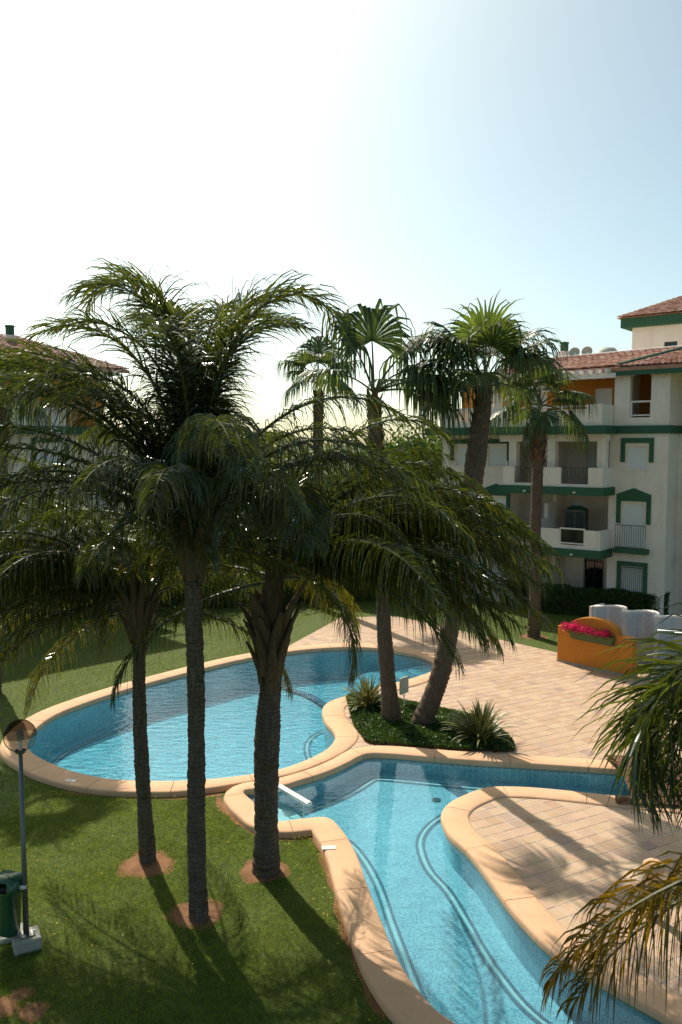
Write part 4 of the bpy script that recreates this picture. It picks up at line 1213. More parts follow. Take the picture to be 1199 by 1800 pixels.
# palm of which only fronds reach into the picture at the right
rp = P(1552, 1462, 8.0); rb = Vector((rp.x, rp.y, LAWN_Z))
rpt = thing('palm_tree', rb, 'near palm at the right edge with green and brown hanging fronds', 'palm tree')
link('trunk', trunk_mesh('trunk', [(0,0,-0.2),(0.02,0,1.5),(0,0,3.0),(0,0,rp.z-LAWN_Z-0.4)], [0.22,0.19,0.17,0.18], 'queen_trunk', seed=5), rpt)
boots(rpt, (0,0), 0.18, 0.30, rp.z-LAWN_Z-1.2, rp.z-LAWN_Z-0.3, 12, 4)
ro = rp-rb
for i, (az, e0, bend, l, col, *cv) in enumerate([(176,88,200,4.3,(1.1,1.1,1.0),1.35), (184,86,195,4.4,N_,1.35), (169,84,200,3.9,N_,1.3), (186,-6,54,3.7,(2.9,1.35,0.6)), (183,-11,50,3.55,(2.2,1.25,0.65)), (200,-24,45,2.5,(1.2,1.1,0.9)), (212,0,90,2.7,N_), (150,88,150,3.4,N_,2.4), (200,80,200,3.3,N_,1.35), (180,85,195,3.6,N_,1.35), (165,88,210,3.8,N_,1.35), (194,80,195,3.5,N_,1.35), (158,84,190,3.6,N_,1.35), (225,-8,60,2.5,N_),
        (80,60,110,3.2,N_), (20,55,110,3.2,N_), (-40,50,110,3.2,N_), (-90,55,115,3.0,N_), (50,20,90,3.0,N_), (0,15,80,3.0,N_), (-60,10,80,3.0,N_)]):
    frond(rpt, ro, az, e0, bend, l, 40+i, col, cv[0] if cv else 1.6, 1.25, 0.046, n_side=110)

# fan palms
def fan_mesh(seed, Rb=1.42, pet=1.1, e0=40, pdroop=45, hang=0.75, nseg=40, dry=False):
    rn = random.Random(seed)
    b = MB()
    pts = []; p = Vector((0,0,0)); d = None
    for i in range(7):
        e = R(e0-pdroop*(i/6)**1.3); d = Vector((math.cos(e), 0, math.sin(e)))
        pts.append(p.copy()); p = p+d*(pet/6)
    b.tube(pts, [0.028-0.0022*i for i in range(7)], 5, 1, False)
    hub = pts[-1]; T = d; side = Vector((0,1,0)); up = T.cross(side)*-1
    up = side.cross(T)*-1 if side.cross(T).z < 0 else side.cross(T)
    Zd = Vector((0,0,-1)); spread = R(250)
    for k in range(nseg):
        a = -spread/2+spread*(k+0.5)/nseg+rn.uniform(-0.02,0.02)
        da = spread/nseg/2
        Lk = Rb*(0.82+0.25*math.cos(a*0.8))*rn.uniform(0.9,1.1)
        hg = hang*rn.uniform(0.7,1.3)
        cup = 0.22
        rows = []
        q = hub.copy()
        pl = (0.015 if k % 2 else -0.015)
        n = 6
        base = T*math.cos(a)+side*math.sin(a)
        for j in range(n+1):
            f = j/n
            r = Lk*f
            if j:
                g = min(0.97, hg*1.5*max(0, f-0.38)/0.62)
                dd = (base+up*cup*(1-f)*0.8)*(1-g)+Zd*g
                q = q+dd.normalized()*(Lk/n)
            wv = T*-math.sin(a)+side*math.cos(a)
            half = (r*math.tan(da)*1.08 if f < 0.52 else Lk*0.5*math.tan(da)*1.06*(1-((f-0.5)/0.5)**0.9*0.94))
            half = max(half, 0.003)
            rows.append((q-wv*half-up*pl*f, q+up*0.018*min(1,f*3), q+wv*half-up*pl*f))
        vs = [x for r_ in rows for x in r_]
        fs = []
        for j in range(n): fs += [(3*j,3*j+1,3*j+4,3*j+3), (3*j+1,3*j+2,3*j+5,3*j+4)]
        b.add(vs, fs, 0)
    return b.mesh('fan_leaf', [M['dry_fan'] if dry else M['fan'], M['rachis']])
FAN = {}
def fan_leaf(parent, org, az, e0, pd, scale, seed, hang=0.75, col=N_, dry=False, roll=0.0):
    key = (round(e0/8), round(pd/12), seed % 2, round(hang*4), dry)
    if key not in FAN: FAN[key] = fan_mesh(seed, e0=e0, pdroop=pd, hang=hang, dry=dry)
    o = link('fan_leaf', FAN[key], parent)
    o.location = org; o.rotation_euler = (roll, 0, R(az)); o.scale = (scale,)*3; o.color = (*col, 1)
    return o
def fan_palm(label, bp, path, rads, crown, leaves, n_fill, scale, seed, group, boot_from, skirt=0):
    root = thing('fan_palm', bp, label, 'palm tree', group)
    me = trunk_mesh('trunk', [p-bp for p in path], rads, 'fan_trunk', rings=0.11, amp=0.035, seed=seed); link('trunk', me, root)
    rn = random.Random(seed)
    top = path[-1]-bp
    # criss-cross leaf bases clothing the upper trunk, one joined part
    B_ = MB(); a0 = boot_from-bp; H = (top-a0).length; n = int(H/0.055)
    for i in range(n):
        f = i/n; c = a0.lerp(top, f); r = rads[-2]*1.06; a = i*2.39996
        rd = Vector((math.cos(a), math.sin(a), 0)); tg = Vector((-rd.y, rd.x, 0))
        l = 0.34*rn.uniform(0.8,1.2); w = 0.12
        p0 = c+rd*(r*0.78); p1 = c+rd*(r*1.02)+Vector((0,0,l*0.6))+tg*rn.uniform(-.03,.03); p2 = c+rd*(r*1.34)+Vector((0,0,l))+tg*rn.uniform(-.05,.05)
        vs = []
        for p, ww, th in ((p0, w, 0.03), (p1, w*0.7, 0.03), (p2, w*0.28, 0.015)):
            vs += [p-tg*ww, p+rd*th, p+tg*ww, p-rd*th]
        B_.add(vs, [(j*4+k, j*4+(k+1) % 4, (j+1)*4+(k+1) % 4, (j+1)*4+k) for j in range(2) for k in range(4)]+[(8,9,10,11)])
    o = B_.build('leaf_bases', M['fan_boot'], root); o['kind'] = 'stuff'
    org = crown-bp
    for i, (az, e0, pd, sc, hang, col) in enumerate(leaves):
        fan_leaf(root, org, az, e0, pd, sc, seed+i, hang, col)
    for i in range(n_fill):
        f = (i+0.5)/n_fill; az = i*137.5+seed*20
        k = rn.uniform(0.8, 1.2)
        fan_leaf(root, org+Vector((0,0,-0.25*f)), az, 80-68*f+rn.uniform(-6,6), 25+40*f, scale*rn.uniform(0.85,1.1), seed+i, 0.45+0.45*f, (k, k, k*0.9))
    for i in range(skirt):
        fan_leaf(root, org+Vector((0,0,-0.5)), i*137.5, -40, 30, scale*0.8, seed+i, 0.9, (1,1,1), True)
    return root
GF = 'tall fan palms by the pools'
def px_path(pts, Y): return [P(x, y, Y) for x, y in pts]
f1b = G(738,1282,-0.05); Y1 = f1b.y
pa = [f1b+Vector((0,0,-0.15))]+px_path([(742,1270),(775,1185),(797,1080),(815,960),(833,840),(846,740),(851,680)], Y1)
fan_palm('leaning fan palm with the thick curved trunk in the planted bed', f1b, pa, [0.34,0.31,0.27,0.235,0.235,0.28,0.26,0.21,0.17], P(852,672,Y1),
         [(95,82,18,1.05,0.45,N_), (0,48,25,1.15,0.55,N_), (180,52,28,1.15,0.6,N_), (20,60,25,1.1,0.5,N_), (165,66,25,1.1,0.5,N_), (-80,70,30,1.0,0.6,N_), (-90,86,10,1.0,0.35,(1.5,1.5,1.2)), (200,40,40,1.05,0.7,N_), (-20,38,35,1.05,0.65,N_)],
         7, 1.0, 21, GF, P(833,850,Y1))
f2b = G(687,1276,-0.05); Y2 = f2b.y
pa = [f2b+Vector((0,0,-0.15))]+px_path([(687,1262),(681,1180),(675,1080),(669,960),(663,840),(659,740),(657,700)], Y2)
fan_palm('straighter fan palm in the planted bed with widely spaced heavy leaves', f2b, pa, [0.32,0.285,0.225,0.20,0.19,0.19,0.19,0.18,0.16], P(657,690,Y2),
         [(160,70,10,1.35,0.75,N_), (100,84,10,1.35,0.7,N_), (20,58,22,1.35,0.75,N_), (0,50,45,1.2,0.85,N_), (-10,30,40,1.35,0.95,D_), (5,12,40,1.3,0.95,D_), (15,22,28,1.45,0.9,D_), (185,40,35,1.1,0.8,N_)],
         1, 0.9, 33, GF, P(663,830,Y2))
f3b = G(938,1120,LAWN_Z); Y3 = f3b.y
pa = [f3b+Vector((0,0,-0.2))]+px_path([(938,1110),(941,1000),(943,880),(945,800),(946,770),(948,730)], Y3)
fan_palm('slender fan palm on the lawn in front of the white apartment block', f3b, pa, [0.30,0.27,0.235,0.225,0.26,0.32,0.30,0.25], P(949,712,Y3),
         [(90,85,20,1.05,0.75,N_), (175,70,50,1.2,0.9,N_), (-100,76,40,1.1,0.9,N_), (0,40,50,1.2,0.9,N_), (180,10,45,1.3,0.95,N_), (0,-5,45,1.25,0.95,N_), (185,-60,20,0.9,0.95,N_)],
         7, 0.95, 44, GF, P(945,815,Y3))
f4b = G(560, 1068, LAWN_Z); Y4 = f4b.y
fan_palm('distant fan palm showing a few leaves above the feathery crowns', f4b, [f4b]+px_path([(560,900),(560,690)], Y4), [0.3,0.26,0.25,0.2], P(560,668,Y4),
         [(90,80,20,1.3,0.9,N_), (0,50,40,1.2,0.9,N_), (180,50,40,1.2,0.9,N_)], 9, 1.1, 52, GF, P(560,740,Y4))
f5b = Vector((-11.6, 27.0, LAWN_Z))
fan_palm('fan palm trunk at the left edge in front of the left block', f5b, [f5b]+px_path([(-8,1000),(-4,850),(-2,720)], 27.0), [0.34,0.3,0.3,0.3], P(-4,700,27.0),
         [], 14, 1.1, 61, GF, P(-5,830,27.0))

# ------------------------------------------------------------------ broadleaf trees, hedge, plants
def leaf_cloud(pts, size, seed, flat=0.5):
    r = np.random.default_rng(seed); n = len(pts)
    a = r.normal(0, 1, (n,3)); a[:,2] = np.abs(a[:,2])*0.8; a /= np.linalg.norm(a, axis=1)[:,None]
    b_ = np.cross(a, r.normal(0, 1, (n,3))); b_ /= np.linalg.norm(b_, axis=1)[:,None]
    c = np.cross(a, b_); s = size*r.uniform(0.6, 1.35, n)[:,None]
    V = np.empty((n*4,3)); V[0::4] = pts-b_*s; V[1::4] = pts-c*s*0.45; V[2::4] = pts+b_*s; V[3::4] = pts+c*s*0.45
    return V, np.arange(n*4).reshape(n,4)
def bush_tree(label, x, y, h, rad, seed, count, col=N_, size=0.11, group='trees beyond the lawn'):
    root = thing('tree', (x, y, LAWN_Z), label, 'tree', group)
    r = np.random.default_rng(seed)
    ht = h*0.35
    b = MB(); b.tube([(0,0,-0.1), (0.05,0,ht*0.6), (0,0.05,ht), (0.1,0,h*0.7)], [0.2,0.16,0.13,0.05], 9)
    for i in range(5):
        a = i*1.3; b.tube([(0,0,ht*0.9), (math.cos(a)*rad*0.4, math.sin(a)*rad*0.4, ht+0.25*h), (math.cos(a)*rad*0.7, math.sin(a)*rad*0.7, ht+0.38*h)], [0.09,0.06,0.02], 6)
    b.build('trunk', M['wood_bark'], root, True)
    nc = 26; cl = []
    while len(cl) < nc:
        q = r.uniform(-1, 1, 3)
        if 0.25 < np.linalg.norm(q) < 1: cl.append(q)
    cl = np.array(cl)*np.array([rad*0.85, rad*0.85, h*0.36])+np.array([0,0,h*0.62])
    cr = r.uniform(0.28, 0.52, nc)*rad
    ix = r.integers(0, nc, count); d = r.normal(0, 1, (count,3)); d /= np.linalg.norm(d, axis=1)[:,None]
    pts = cl[ix]+d*(cr[ix]*r.uniform(0.55,1.08,count))[:,None]
    pts = pts[pts[:,2] > 0.15]
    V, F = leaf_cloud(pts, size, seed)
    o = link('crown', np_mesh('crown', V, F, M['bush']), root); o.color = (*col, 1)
    return root
bush_tree('dense rounded tree behind the back pool left of the fan palm', 0.3, 46.0, 6.2, 2.9, 71, 9000, size=0.15)
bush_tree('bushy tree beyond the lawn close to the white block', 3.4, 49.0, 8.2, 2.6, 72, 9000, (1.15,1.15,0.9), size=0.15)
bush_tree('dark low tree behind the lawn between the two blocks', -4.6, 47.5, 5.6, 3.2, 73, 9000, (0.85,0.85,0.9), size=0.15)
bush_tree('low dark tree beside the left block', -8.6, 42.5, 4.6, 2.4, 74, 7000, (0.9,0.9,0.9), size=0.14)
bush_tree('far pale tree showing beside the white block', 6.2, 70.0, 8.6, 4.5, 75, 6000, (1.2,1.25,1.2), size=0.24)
def hedge(label, p0, p1, h, th, seed):
    F_ = Frame(p0, p1); root = thing('hedge', F_.p0+Vector((0,0,LAWN_Z)), label, 'hedge', rz=F_.rz)
    L = F_.L; r = np.random.default_rng(seed)
    b = MB(); b.bbox((0.06,-th/2+0.07,0), (L-0.06,th/2-0.07,h-0.08), 0.08); b.build('inner_twigs', M['wood_bark'], root)
    n = int(L*3600); side = r.integers(0, 8, n)
    x = r.uniform(0, L, n); z = r.uniform(0.02, h, n); y = np.where(side < 4, -th/2, th/2)
    top = side >= 5; z[top] = h; y[top] = r.uniform(-th/2, th/2, top.sum())
    en = r.random(n) < 0.05; x[en] = np.where(r.random(en.sum()) < 0.5, 0, L); y[en] = r.uniform(-th/2, th/2, en.sum())
    wv = 0.05*np.sin(x*2.1)+0.04*np.sin(x*5.3+1)
    pts = np.c_[x, y, z+np.where(top, wv, 0)]+r.normal(0, 0.035, (n,3))
    V, F = leaf_cloud(pts, 0.055, seed)
    link('foliage', np_mesh('foliage', V, F, M['bush']), root)
    return root
h0 = G(946,1074,LAWN_Z); h1 = G(1172,1092,LAWN_Z)
hedge('clipped dark green hedge along the foot of the white apartment block', h0, h1, 1.25, 0.8, 81)
h2_ = G(885,1063,LAWN_Z); h3_ = G(925,1065,LAWN_Z)
hedge('short clipped hedge piece left of the slender fan palm', h2_, h3_, 1.15, 0.8, 82)
lawn_h0 = Vector((-9.5, 41.0, 0)); lawn_h1 = Vector((3.6, 44.5, 0))
hedge('long dark hedge closing off the lawn behind the back pool', lawn_h0, lawn_h1, 1.5, 0.9, 83)
hedge('dark shrubbery hedge along the foot of the left block', FL.p0+FL.n*2.4, FL.p0+FL.u*15.5+FL.n*2.4, 2.2, 1.0, 84)
# ground cover in the planted bed
soilb = fill('planting_bed', [bed], -0.02, M['soil']); tag(soilb, 'planting bed between the two pools', kind='structure')
r = np.random.default_rng(9); lo, hi = bed.min(0), bed.max(0)
p = np.c_[r.uniform(lo[0], hi[0], 60000), r.uniform(lo[1], hi[1], 60000)]
p = p[inside(bed, p)]; dd = mind(bed, p)
hgt = 0.06+0.20*np.minimum(1, dd/0.5)*(0.65+0.35*np.sin(p[:,0]*4.1)*np.sin(p[:,1]*3.7))
pts = np.c_[p, hgt*np.sqrt(r.random(len(p)))]
V, F = leaf_cloud(pts, 0.042, 5)
gc = link('ground_cover', np_mesh('ground_cover', V, F, M['cover'])); tag(gc, 'dark green ground cover filling the planted bed', 'ground cover', kind='stuff')
def flax(label, px, py, n, L, seed):
    p = G(px, py, 0.02); root = thing('flax_plant', p, label, 'plant', 'spiky plants in the planted bed')
    rn = random.Random(seed)
    meshes = []
    for k in range(5):
        b = MB(); pts = []; q = Vector((0,0,0)); e0 = (86,74,62,48,34)[k]; bend = (25,45,60,70,70)[k]
        vs = []
        for j in range(7):
            f = j/6; e = R(e0-bend*f**1.6); d = Vector((math.cos(e),0,math.sin(e)))
            w = 0.042*(0.75,1,1,0.9,0.7,0.42,0.03)[j]; nz = Vector((-d.z,0,d.x))
            vs += [q+Vector((0,-w,0))+nz*0.012*(1-f), q.copy(), q+Vector((0,w,0))+nz*0.012*(1-f)]
            q = q+d*(1/6)
        b.add(vs, [x for j in range(6) for x in ((3*j,3*j+1,3*j+4,3*j+3),(3*j+1,3*j+2,3*j+5,3*j+4))])
        meshes.append(b.mesh('leaf', M['flax']))
    for i in range(n):
        o = link('leaf', meshes[rn.choice((0,1,1,2,2,3,3,4))], root)
        a = rn.uniform(0, 6.283); rr = rn.uniform(0, 0.16)
        o.location = (math.cos(a)*rr, math.sin(a)*rr, 0); o.rotation_euler = (0, 0, a+rn.uniform(-0.4,0.4)); s = L*rn.uniform(0.65,1.15); o.scale = (s, 1, s)
        k = rn.uniform(0.6,1.35); o.color = (k, k*0.95, k*0.9, 1)
flax('spiky flax plant at the far left corner of the planted bed', 648, 1246, 90, 1.15, 1)
flax('spiky flax plant at the right end of the planted bed beside the tiles', 845, 1303, 130, 1.2, 2)
# thin woody shrub stems by the right bank (dark foliage mass seen low at the pool side)

# ------------------------------------------------------------------ orange flower wall and wavy shower wall
OW0, OW1 = G(979,1162,TZ), G(1111,1192,TZ)
FO = Frame(OW0, OW1); L = FO.L
ow = thing('flower_wall', FO.p0+Vector((0,0,TZ)), 'orange rendered garden wall with a raised arched middle on the plaza', 'wall', rz=FO.rz)
H = 1.36; th = 0.34
a0, a1 = 0.17*L, 0.81*L; ris = 0.47; n = 24
prof = [(0,0),(L,0),(L,H)]+[(a1+(a0-a1)*i/n, H+0.02+ris*math.sqrt(max(0, 1-(2*i/n-1)**2))**0.9) for i in range(n+1)]+[(0,H)]
b = MB(); m_ = len(prof); bv = 0.02
b.add([(x, 0, z) for x, z in prof]+[(x, th, z) for x, z in prof], [tuple(range(m_)), tuple(range(2*m_-1, m_-1, -1))]+[(i, i+m_, (i+1) % m_+m_, (i+1) % m_) for i in range(m_)])
o = b.build('wall', M['orange_plaster'], ow); md = o.modifiers.new('bevel', 'BEVEL'); md.width = 0.018; md.segments = 2; md.limit_method = 'ANGLE'; md.angle_limit = R(40)
b = MB(); b.box((-0.015, -0.02, 0), (L+0.015, th+0.02, 0.07)); b.build('plinth', M['concrete'], ow)
# planter trough fixed to the front
t0, t1 = 0.22*L, 0.79*L
pt = thing('planter_box', FO.p0+FO.u*t0+FO.n*0.005+Vector((0,0,TZ+H-0.34)), 'green trough planter fixed to the front of the orange wall', 'planter', rz=FO.rz)
W_ = t1-t0
M['trough_green'] = plain('trough_green', (0.085,0.12,0.045), 0.8, 0.15, 3, 30, 0.2)
b = MB(); vs = [(0.04,0,0),(W_-0.04,0,0),(W_-0.04,-0.20,0),(0.04,-0.20,0),(0,0,0.32),(W_,0,0.32),(W_,-0.30,0.32),(0,-0.30,0.32),(0.03,-0.03,0.32),(W_-0.03,-0.03,0.32),(W_-0.03,-0.27,0.32),(0.03,-0.27,0.32),(0.03,-0.03,0.26),(W_-0.03,-0.03,0.26),(W_-0.03,-0.27,0.26),(0.03,-0.27,0.26)]
b.add(vs, [(0,1,2,3),(3,2,6,7),(2,1,5,6),(0,3,7,4),(1,0,4,5),(4,7,11,8),(7,6,10,11),(6,5,9,10),(5,4,8,9),(8,11,15,12),(11,10,14,15),(10,9,13,14),(9,8,12,13),(12,15,14,13)])
b.build('trough', M['trough_green'], pt)
fl = thing('bougainvillea', FO.p0+FO.u*t0+FO.n*0.1+Vector((0,0,TZ+H-0.02)), 'magenta flowers spilling over the green trough planter', 'flowers', rz=FO.rz)
r = np.random.default_rng(12); n = 2600
x = r.uniform(-0.30, W_-0.12, n); k = np.clip((W_*0.9-x)/W_, 0.25, 1)
bump = 0.7+0.3*np.sin(x*7.0)*np.sin(x*3.1+1)
y = r.normal(-0.14, 0.10, n); z = r.normal(0.09, 0.085, n)*bump*(0.8+0.5*k)+0.03
V, F = leaf_cloud(np.c_[x,y,z], 0.030, 3); link('petals', np_mesh('petals', V, F, M['pink']), fl)
n = 500; x = r.uniform(-0.2, W_-0.05, n); V, F = leaf_cloud(np.c_[x, r.normal(-0.14,0.10,n), r.normal(0.03,0.07,n)], 0.035, 4); link('leaves', np_mesh('leaves', V, F, M['bush']), fl)
# wavy shower wall: three concave bays between piers
SW0 = G(1026, 1150, TZ); SW1 = G(1150, 1170, TZ)
FS = Frame(FO.p0-FO.n*1.75+FO.u*0.55, FO.p0-FO.n*1.75+FO.u*4.35)
sw = thing('shower_wall', FS.p0+Vector((0,0,TZ)), 'white topped wavy shower wall with grey mosaic bays behind the orange wall', 'wall', rz=FS.rz)
HS = 1.95; Lw = FS.L; bay = Lw/3; n = 14
inner = [(0.0, -0.30)]
for k in range(3):
    x0 = k*bay+0.16; x1 = (k+1)*bay-0.02
    inner += [(x0, -0.30)]+[(x0+(x1-x0)*i/n, -0.30+0.62*math.sin(math.pi*i/n)**0.75) for i in range(1, n)]+[(x1, -0.30)]
inner.append((Lw+0.14, -0.30))
outer = [(Lw+0.14, 0.45)]+[(x, max(0.10, y+0.30)) for x, y in reversed(inner[1:-1])]+[(0.0, 0.45)]
# body: mosaic on the front, render on the back and ends
b = MB(); ni = len(inner)
b.add([(x,y,0) for x,y in inner]+[(x,y,HS) for x,y in inner], [(i, i+1, ni+i+1, ni+i) for i in range(ni-1)], 0)
bk = [(x, y) for x, y in zip([p_[0] for p_ in inner], [y+0.26 if 0 < i < ni-1 else 0.10 for i, (x, y) in enumerate(inner)])]
b.add([(x,y,0) for x,y in bk]+[(x,y,HS) for x,y in bk], [(i+1, i, ni+i, ni+i+1) for i in range(ni-1)], 1)
for i_, fl_ in ((0, 0), (ni-1, 1)):
    q = [(*inner[i_],0),(*bk[i_],0),(*bk[i_],HS),(*inner[i_],HS)]; b.add(q, [(3,2,1,0) if not fl_ else (0,1,2,3)], 1)
b.build('wall', [M['mosaic_grey'], M['white_paint']], sw)
b = MB()
cap_i = [(x, y-0.02) for x, y in inner]; cap_b = [(x, y+0.02) for x, y in bk]
b.add([(x,y,HS+0.001) for x,y in cap_i]+[(x,y,HS+0.001) for x,y in cap_b]+[(x,y,HS+0.05) for x,y in cap_i]+[(x,y,HS+0.05) for x,y in cap_b],
      [f for i in range(ni-1) for f in ((2*ni+i, 2*ni+i+1, 3*ni+i+1, 3*ni+i), (i, i+1, 2*ni+i+1, 2*ni+i), (ni+i+1, ni+i, 3*ni+i, 3*ni+i+1))]+[(0,2*ni,3*ni,ni),(ni-1,2*ni-1,4*ni-1,3*ni-1)])
b.build('coping_cap', M['white_paint'], sw)
b = MB(); b.box((Lw+0.141, -0.36, 0), (Lw+0.20, 0.95, HS+0.02)); b.box((-0.10, -0.36, 0), (-0.002, 0.55, HS+0.02)); b.build('end_pier', M['white_paint'], sw)

# ------------------------------------------------------------------ lamp, bin, hatch
lp = G(47, 1663, LAWN_Z); LY = lp.y
la = thing('garden_lamp', lp, 'slim grey garden lamp with a glass globe on a concrete foot', 'lamp')
b = MB(); b.bbox((-0.21,-0.21,-0.05), (0.21,0.21,0.20), 0.015); f = b.build('foot', M['concrete'], la); f.rotation_euler = (0,0,R(28))
b = MB(); b.bbox((-0.11,-0.11,0.202), (0.11,0.11,0.218), 0.004); f2 = b.build('base_plate', M['grey_metal'], la); f2.rotation_euler = (0,0,R(28))
for i in range(4):
    b = MB(); a = R(28+45+90*i); b.lathe([(0.014,0.218),(0.014,0.27),(0.0,0.27)], 8, (0.12*math.cos(a), 0.12*math.sin(a), 0)); b.build('bolt', M['steel'], f2)
gt = P(35, 1293, LY); ht = gt.z-lp.z; gx = gt.x-lp.x
b = MB(); b.tube([(0,0,0.218), (gx*0.3,0,ht*0.35), (gx,0,ht-0.27)], [0.048,0.042,0.032], 12); b.build('pole', M['grey_metal'], la, True)
b = MB(); b.lathe([(0.0,-0.01),(0.05,0.0),(0.085,0.03),(0.085,0.06)], 20, (gx,0,ht-0.30)); b.build('collar', M['grey_metal'], la, True)
def glass(name, tint, refl):
    t = NT(name); tb_ = t.n('BsdfTransparent'); tb_.inputs[0].default_value = (*tint,1)
    g = t.n('BsdfGlossy'); g.inputs['Roughness'].default_value = 0.08
    fr = t.n('LayerWeight'); fr.inputs[0].default_value = refl
    ms = t.n('MixShader'); t.l(fr.outputs['Fresnel'], ms.inputs[0]); t.l(tb_.outputs[0], ms.inputs[1]); t.l(g.outputs[0], ms.inputs[2])
    return t.done(ms.outputs[0])
M['globe'] = glass('clear_globe', (0.84,0.84,0.81), 0.05); M['globe_shade'] = glass('frond_shaded_globe', (0.42,0.39,0.35), 0.05)  # upper half is clear glass too; its dark tint paints in frond shade
rg = 0.255
b = MB(); b.lathe([(rg*math.sin(a), -rg*math.cos(a)) for a in np.linspace(0.35, math.pi/2, 10)], 32, (gx,0,ht)); b.build('globe', M['globe'], la, True)
b = MB(); b.lathe([(rg*math.sin(a), -rg*math.cos(a)) for a in np.linspace(math.pi/2, math.pi, 10)], 32, (gx,0,ht)); b.build('globe_top', M['globe_shade'], la, True)
b = MB(); b.lathe([(0.03,-0.24),(0.03,-0.12),(0.055,-0.05),(0.06,0.02),(0.04,0.08),(0.0,0.10)], 14, (gx,0,ht)); b.build('bulb', M['white_paint'], la, True)
bp_ = P(14, 1590, LY+0.02)
bn = thing('litter_bin', (bp_.x, bp_.y, LAWN_Z), 'green plastic litter bin with domed lid hanging from the lamp post', 'bin', rz=R(-15))
zb = P(14, 1642, LY).z-LAWN_Z; zt2 = P(14, 1562, LY).z-LAWN_Z
b = MB(); vs = []; n = 24
for z, rr in ((zb,0.145),(zb+0.02,0.16),(zt2-0.05,0.205),(zt2-0.04,0.225),(zt2,0.228)):
    for i in range(n):
        a = 2*math.pi*i/n; ca, sa = math.cos(a), math.sin(a); k = 1/max(abs(ca), abs(sa))**0.55
        vs.append((rr*ca*k*0.98, rr*sa*k*0.82, z))
b.add(vs, [(j*n+i, j*n+(i+1) % n, (j+1)*n+(i+1) % n, (j+1)*n+i) for j in range(4) for i in range(n)]+[tuple(range(n-1,-1,-1))])
b.build('body', M['bin_green'], bn, True)
b = MB(); vs = []
for f_ in np.linspace(0, 1, 7):
    e = f_*math.pi/2
    for i in range(n):
        a = 2*math.pi*i/n; ca, sa = math.cos(a), math.sin(a); k = 1/max(abs(ca), abs(sa))**0.55
        rr = 0.262*max(0.02, math.cos(e)**0.45)
        vs.append((rr*ca*k, rr*sa*k*0.85, zt2+0.005+0.235*math.sin(e)+(0.03 if f_ == 0 else 0)*0))
fs = []
for j in range(6):
    for i in range(n):
        if 0 <= j <= 2 and 13 <= i <= 19: continue
        fs.append((j*n+i, j*n+(i+1) % n, (j+1)*n+(i+1) % n, (j+1)*n+i))
fs.append(tuple(range(6*n, 7*n))); b.add(vs, fs); lid = b.build('lid', M['bin_green'], bn, True); sm = lid.modifiers.new('thickness','SOLIDIFY'); sm.thickness = 0.012
b = MB(); b.bbox((-0.17,-0.14,zt2-0.1), (0.17,0.14,zt2+0.06), 0.03); b.build('liner', M['black'], bn)
b = MB(); dx = lp.x+gx*0.3-bp_.x; b.tube([(0.2,0,zt2+0.06), (dx+0.02,0.0,zt2+0.07)], 0.018, 8); b.lathe([(0.056,-0.03),(0.062,0.0),(0.056,0.03)], 14, (dx,0,zt2+0.07)); b.tube([(dx,-0.05,zt2+0.07),(dx+0.10,-0.05,zt2+0.08)], 0.014, 6); b.build('bracket', M['steel'], bn, True)
hc = G(22, 1645, LAWN_Z)
ht_ = thing('inspection_hatch', (hc.x, hc.y, LAWN_Z), 'pale concrete hatch cover in the lawn behind the lamp foot', 'hatch', rz=R(28))
b = MB(); b.bbox((-0.20,-0.20,-0.03), (0.20,0.20,0.09), 0.012); b.build('cover', M['pale_concrete'], ht_)
b = MB(); b.box((-0.035,-0.012,0.0905), (0.035,0.012,0.096)); b.build('lifting_slot', M['dark_metal'], ht_)

# ------------------------------------------------------------------ sign in the bed, bar over the steps, bridge, bollard
sp = G(710, 1247, 0.0)
sg = thing('sign', sp, 'small pale sign on a thin white post behind the leaning fan palm', 'sign', rz=R(48))
b = MB(); b.tube([(0,0.0,-0.05), (0,0,0.62)], 0.022, 8); b.build('post', M['white_paint'], sg, True)
b = MB(); b.bbox((-0.21,-0.02,0.50), (0.21,0.02,1.0), 0.006); b.build('panel', M['pale_concrete'], sg)
b = MB(); b.tube([(-0.16,0.02,0.52),(0,0.0,0.42),(0.16,0.02,0.52)], 0.012, 6); b.build('brace', M['white_paint'], sg)
ha, hb = G(489, 1381, 0.10), G(545, 1414, 0.03)
hr = thing('pool_handrail', (ha+hb)/2, 'pale metal bar reaching over the water beside the pool steps', 'handrail')
c_ = (ha+hb)/2
b = MB(); d = (hb-ha).normalized(); sd = Vector((-d.y, d.x, 0)).normalized()
vs = []; sect = [(-0.075,0.0),(-0.07,0.03),(-0.035,0.05),(0.035,0.05),(0.07,0.03),(0.075,0.0),(0.06,-0.045),(-0.06,-0.045)]
for f_, k in ((0.0,0.8),(0.02,1.0),(0.98,1.0),(1.0,0.8)):
    q = ha.lerp(hb, f_)-c_
    for (x, z) in sect: vs.append(q+sd*x*k+Vector((0,0,z*k)))
b.add(vs, [(j*8+i, j*8+(i+1) % 8, (j+1)*8+(i+1) % 8, (j+1)*8+i) for j in range(3) for i in range(8)]+[tuple(range(7,-1,-1)), tuple(range(24,32))])
b.build('bar', M['steel'], hr)
for f_ in (0.80,):
    q = ha.lerp(hb, f_)-c_
    b = MB(); b.tube([q+Vector((0,0,-0.04)), (q.x, q.y, -0.62)], 0.022, 8); b.build('leg', M['steel'], hr, True)
q = ha-c_
b = MB(); b.lathe([(0.05,-0.10),(0.05,-0.085),(0.03,-0.08),(0.03,-0.03)], 12, (q.x, q.y, 0)); b.build('wall_fixing', M['steel'], hr)
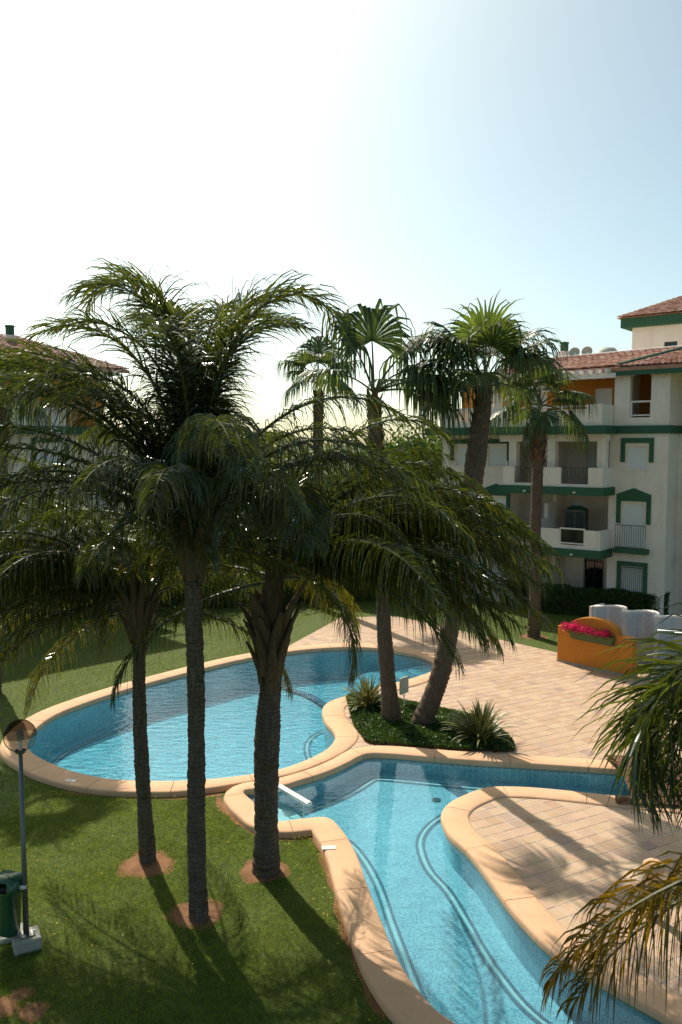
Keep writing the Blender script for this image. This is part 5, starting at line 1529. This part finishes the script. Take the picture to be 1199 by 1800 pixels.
# timber deck bridge over the arm of the front pool
k0 = G(1112, 1412, 0.03); k1 = G(1108, 1338, 0.03)
FB = Frame(k0, k0+Vector((2.6, -0.25, 0)))
br = thing('footbridge', k0, 'brown timber footbridge crossing the arm of the front pool', 'bridge', rz=FB.rz)
span = (k1-k0).length
np_ = 13; pw_ = span*1.1/np_
for i in range(np_):
    f_ = (i+0.5)/np_; y = -0.1+span*1.1*f_; z = 0.03+0.34*math.sin(math.pi*f_)
    b = MB(); b.bbox((0,-pw_/2+0.006,-0.02), (2.6,pw_/2-0.006,0.025), 0.006); o = b.build('plank', M['wood'], br)
    o.location = (0, y, z); o.rotation_euler = (math.atan(0.34*math.pi/span*math.cos(math.pi*f_)), 0, 0)
for x in (0.08, 1.3, 2.5):
    b = MB(); b.tube([(x, -0.1+span*1.1*f_, -0.06+0.34*math.sin(math.pi*f_)) for f_ in np.linspace(0,1,11)], 0.06, 4); b.build('beam', M['wood'], br)
wb_p = G(1098, 1412, 0.0)
wbk = thing('timber_block', wb_p, 'small timber block on the coping beside the footbridge', 'block', rz=R(-8))
b = MB(); b.bbox((-0.20,-0.07,0.05), (0.20,0.07,0.15), 0.01); b.build('beam', M['wood'], wbk)
for x in (-0.13, 0.13):
    b = MB(); b.bbox((x-0.045,-0.065,0.0), (x+0.045,0.065,0.049), 0.006); b.build('foot', M['wood'], wbk)
bo = G(1146, 1612, TZ)
bd = thing('bollard', bo, 'pale sand coloured bollard half hidden behind the brown hanging fronds', 'bollard')
hb_ = P(1146, 1512, bo.y).z-TZ
b = MB(); b.lathe([(0.13,0),(0.13,0.05),(0.10,0.07),(0.095,hb_-0.26),(0.12,hb_-0.24)], 20); b.build('post', M['coping'], bd, True)
b = MB(); b.lathe([(0.15,hb_-0.238),(0.19,hb_-0.15),(0.17,hb_-0.06),(0.10,hb_-0.01),(0,hb_)], 20); b.build('cap', M['coping'], bd, True)
# ------------------------------------------------------------------ far hills behind the houses
b = MB(); n = 60; rn = random.Random(4); vs = []
for i in range(n+1):
    x = -1500+3000*i/n; hh = 20+30*(0.5+0.5*math.sin(i*0.35+1))+12*math.sin(i*0.9)+rn.uniform(-3,3)
    hh = max(4, hh*0.35)
    vs += [(x, 1500, LAWN_Z-1), (x, 1900, hh), (x, 2500, LAWN_Z-1)]
b.add(vs, [f for i in range(n) for f in ((3*i, 3*i+3, 3*i+4, 3*i+1), (3*i+1, 3*i+4, 3*i+5, 3*i+2))])
o = b.build('hills', M['lawn'], None, True); tag(o, 'low far hills on the horizon', kind='structure')
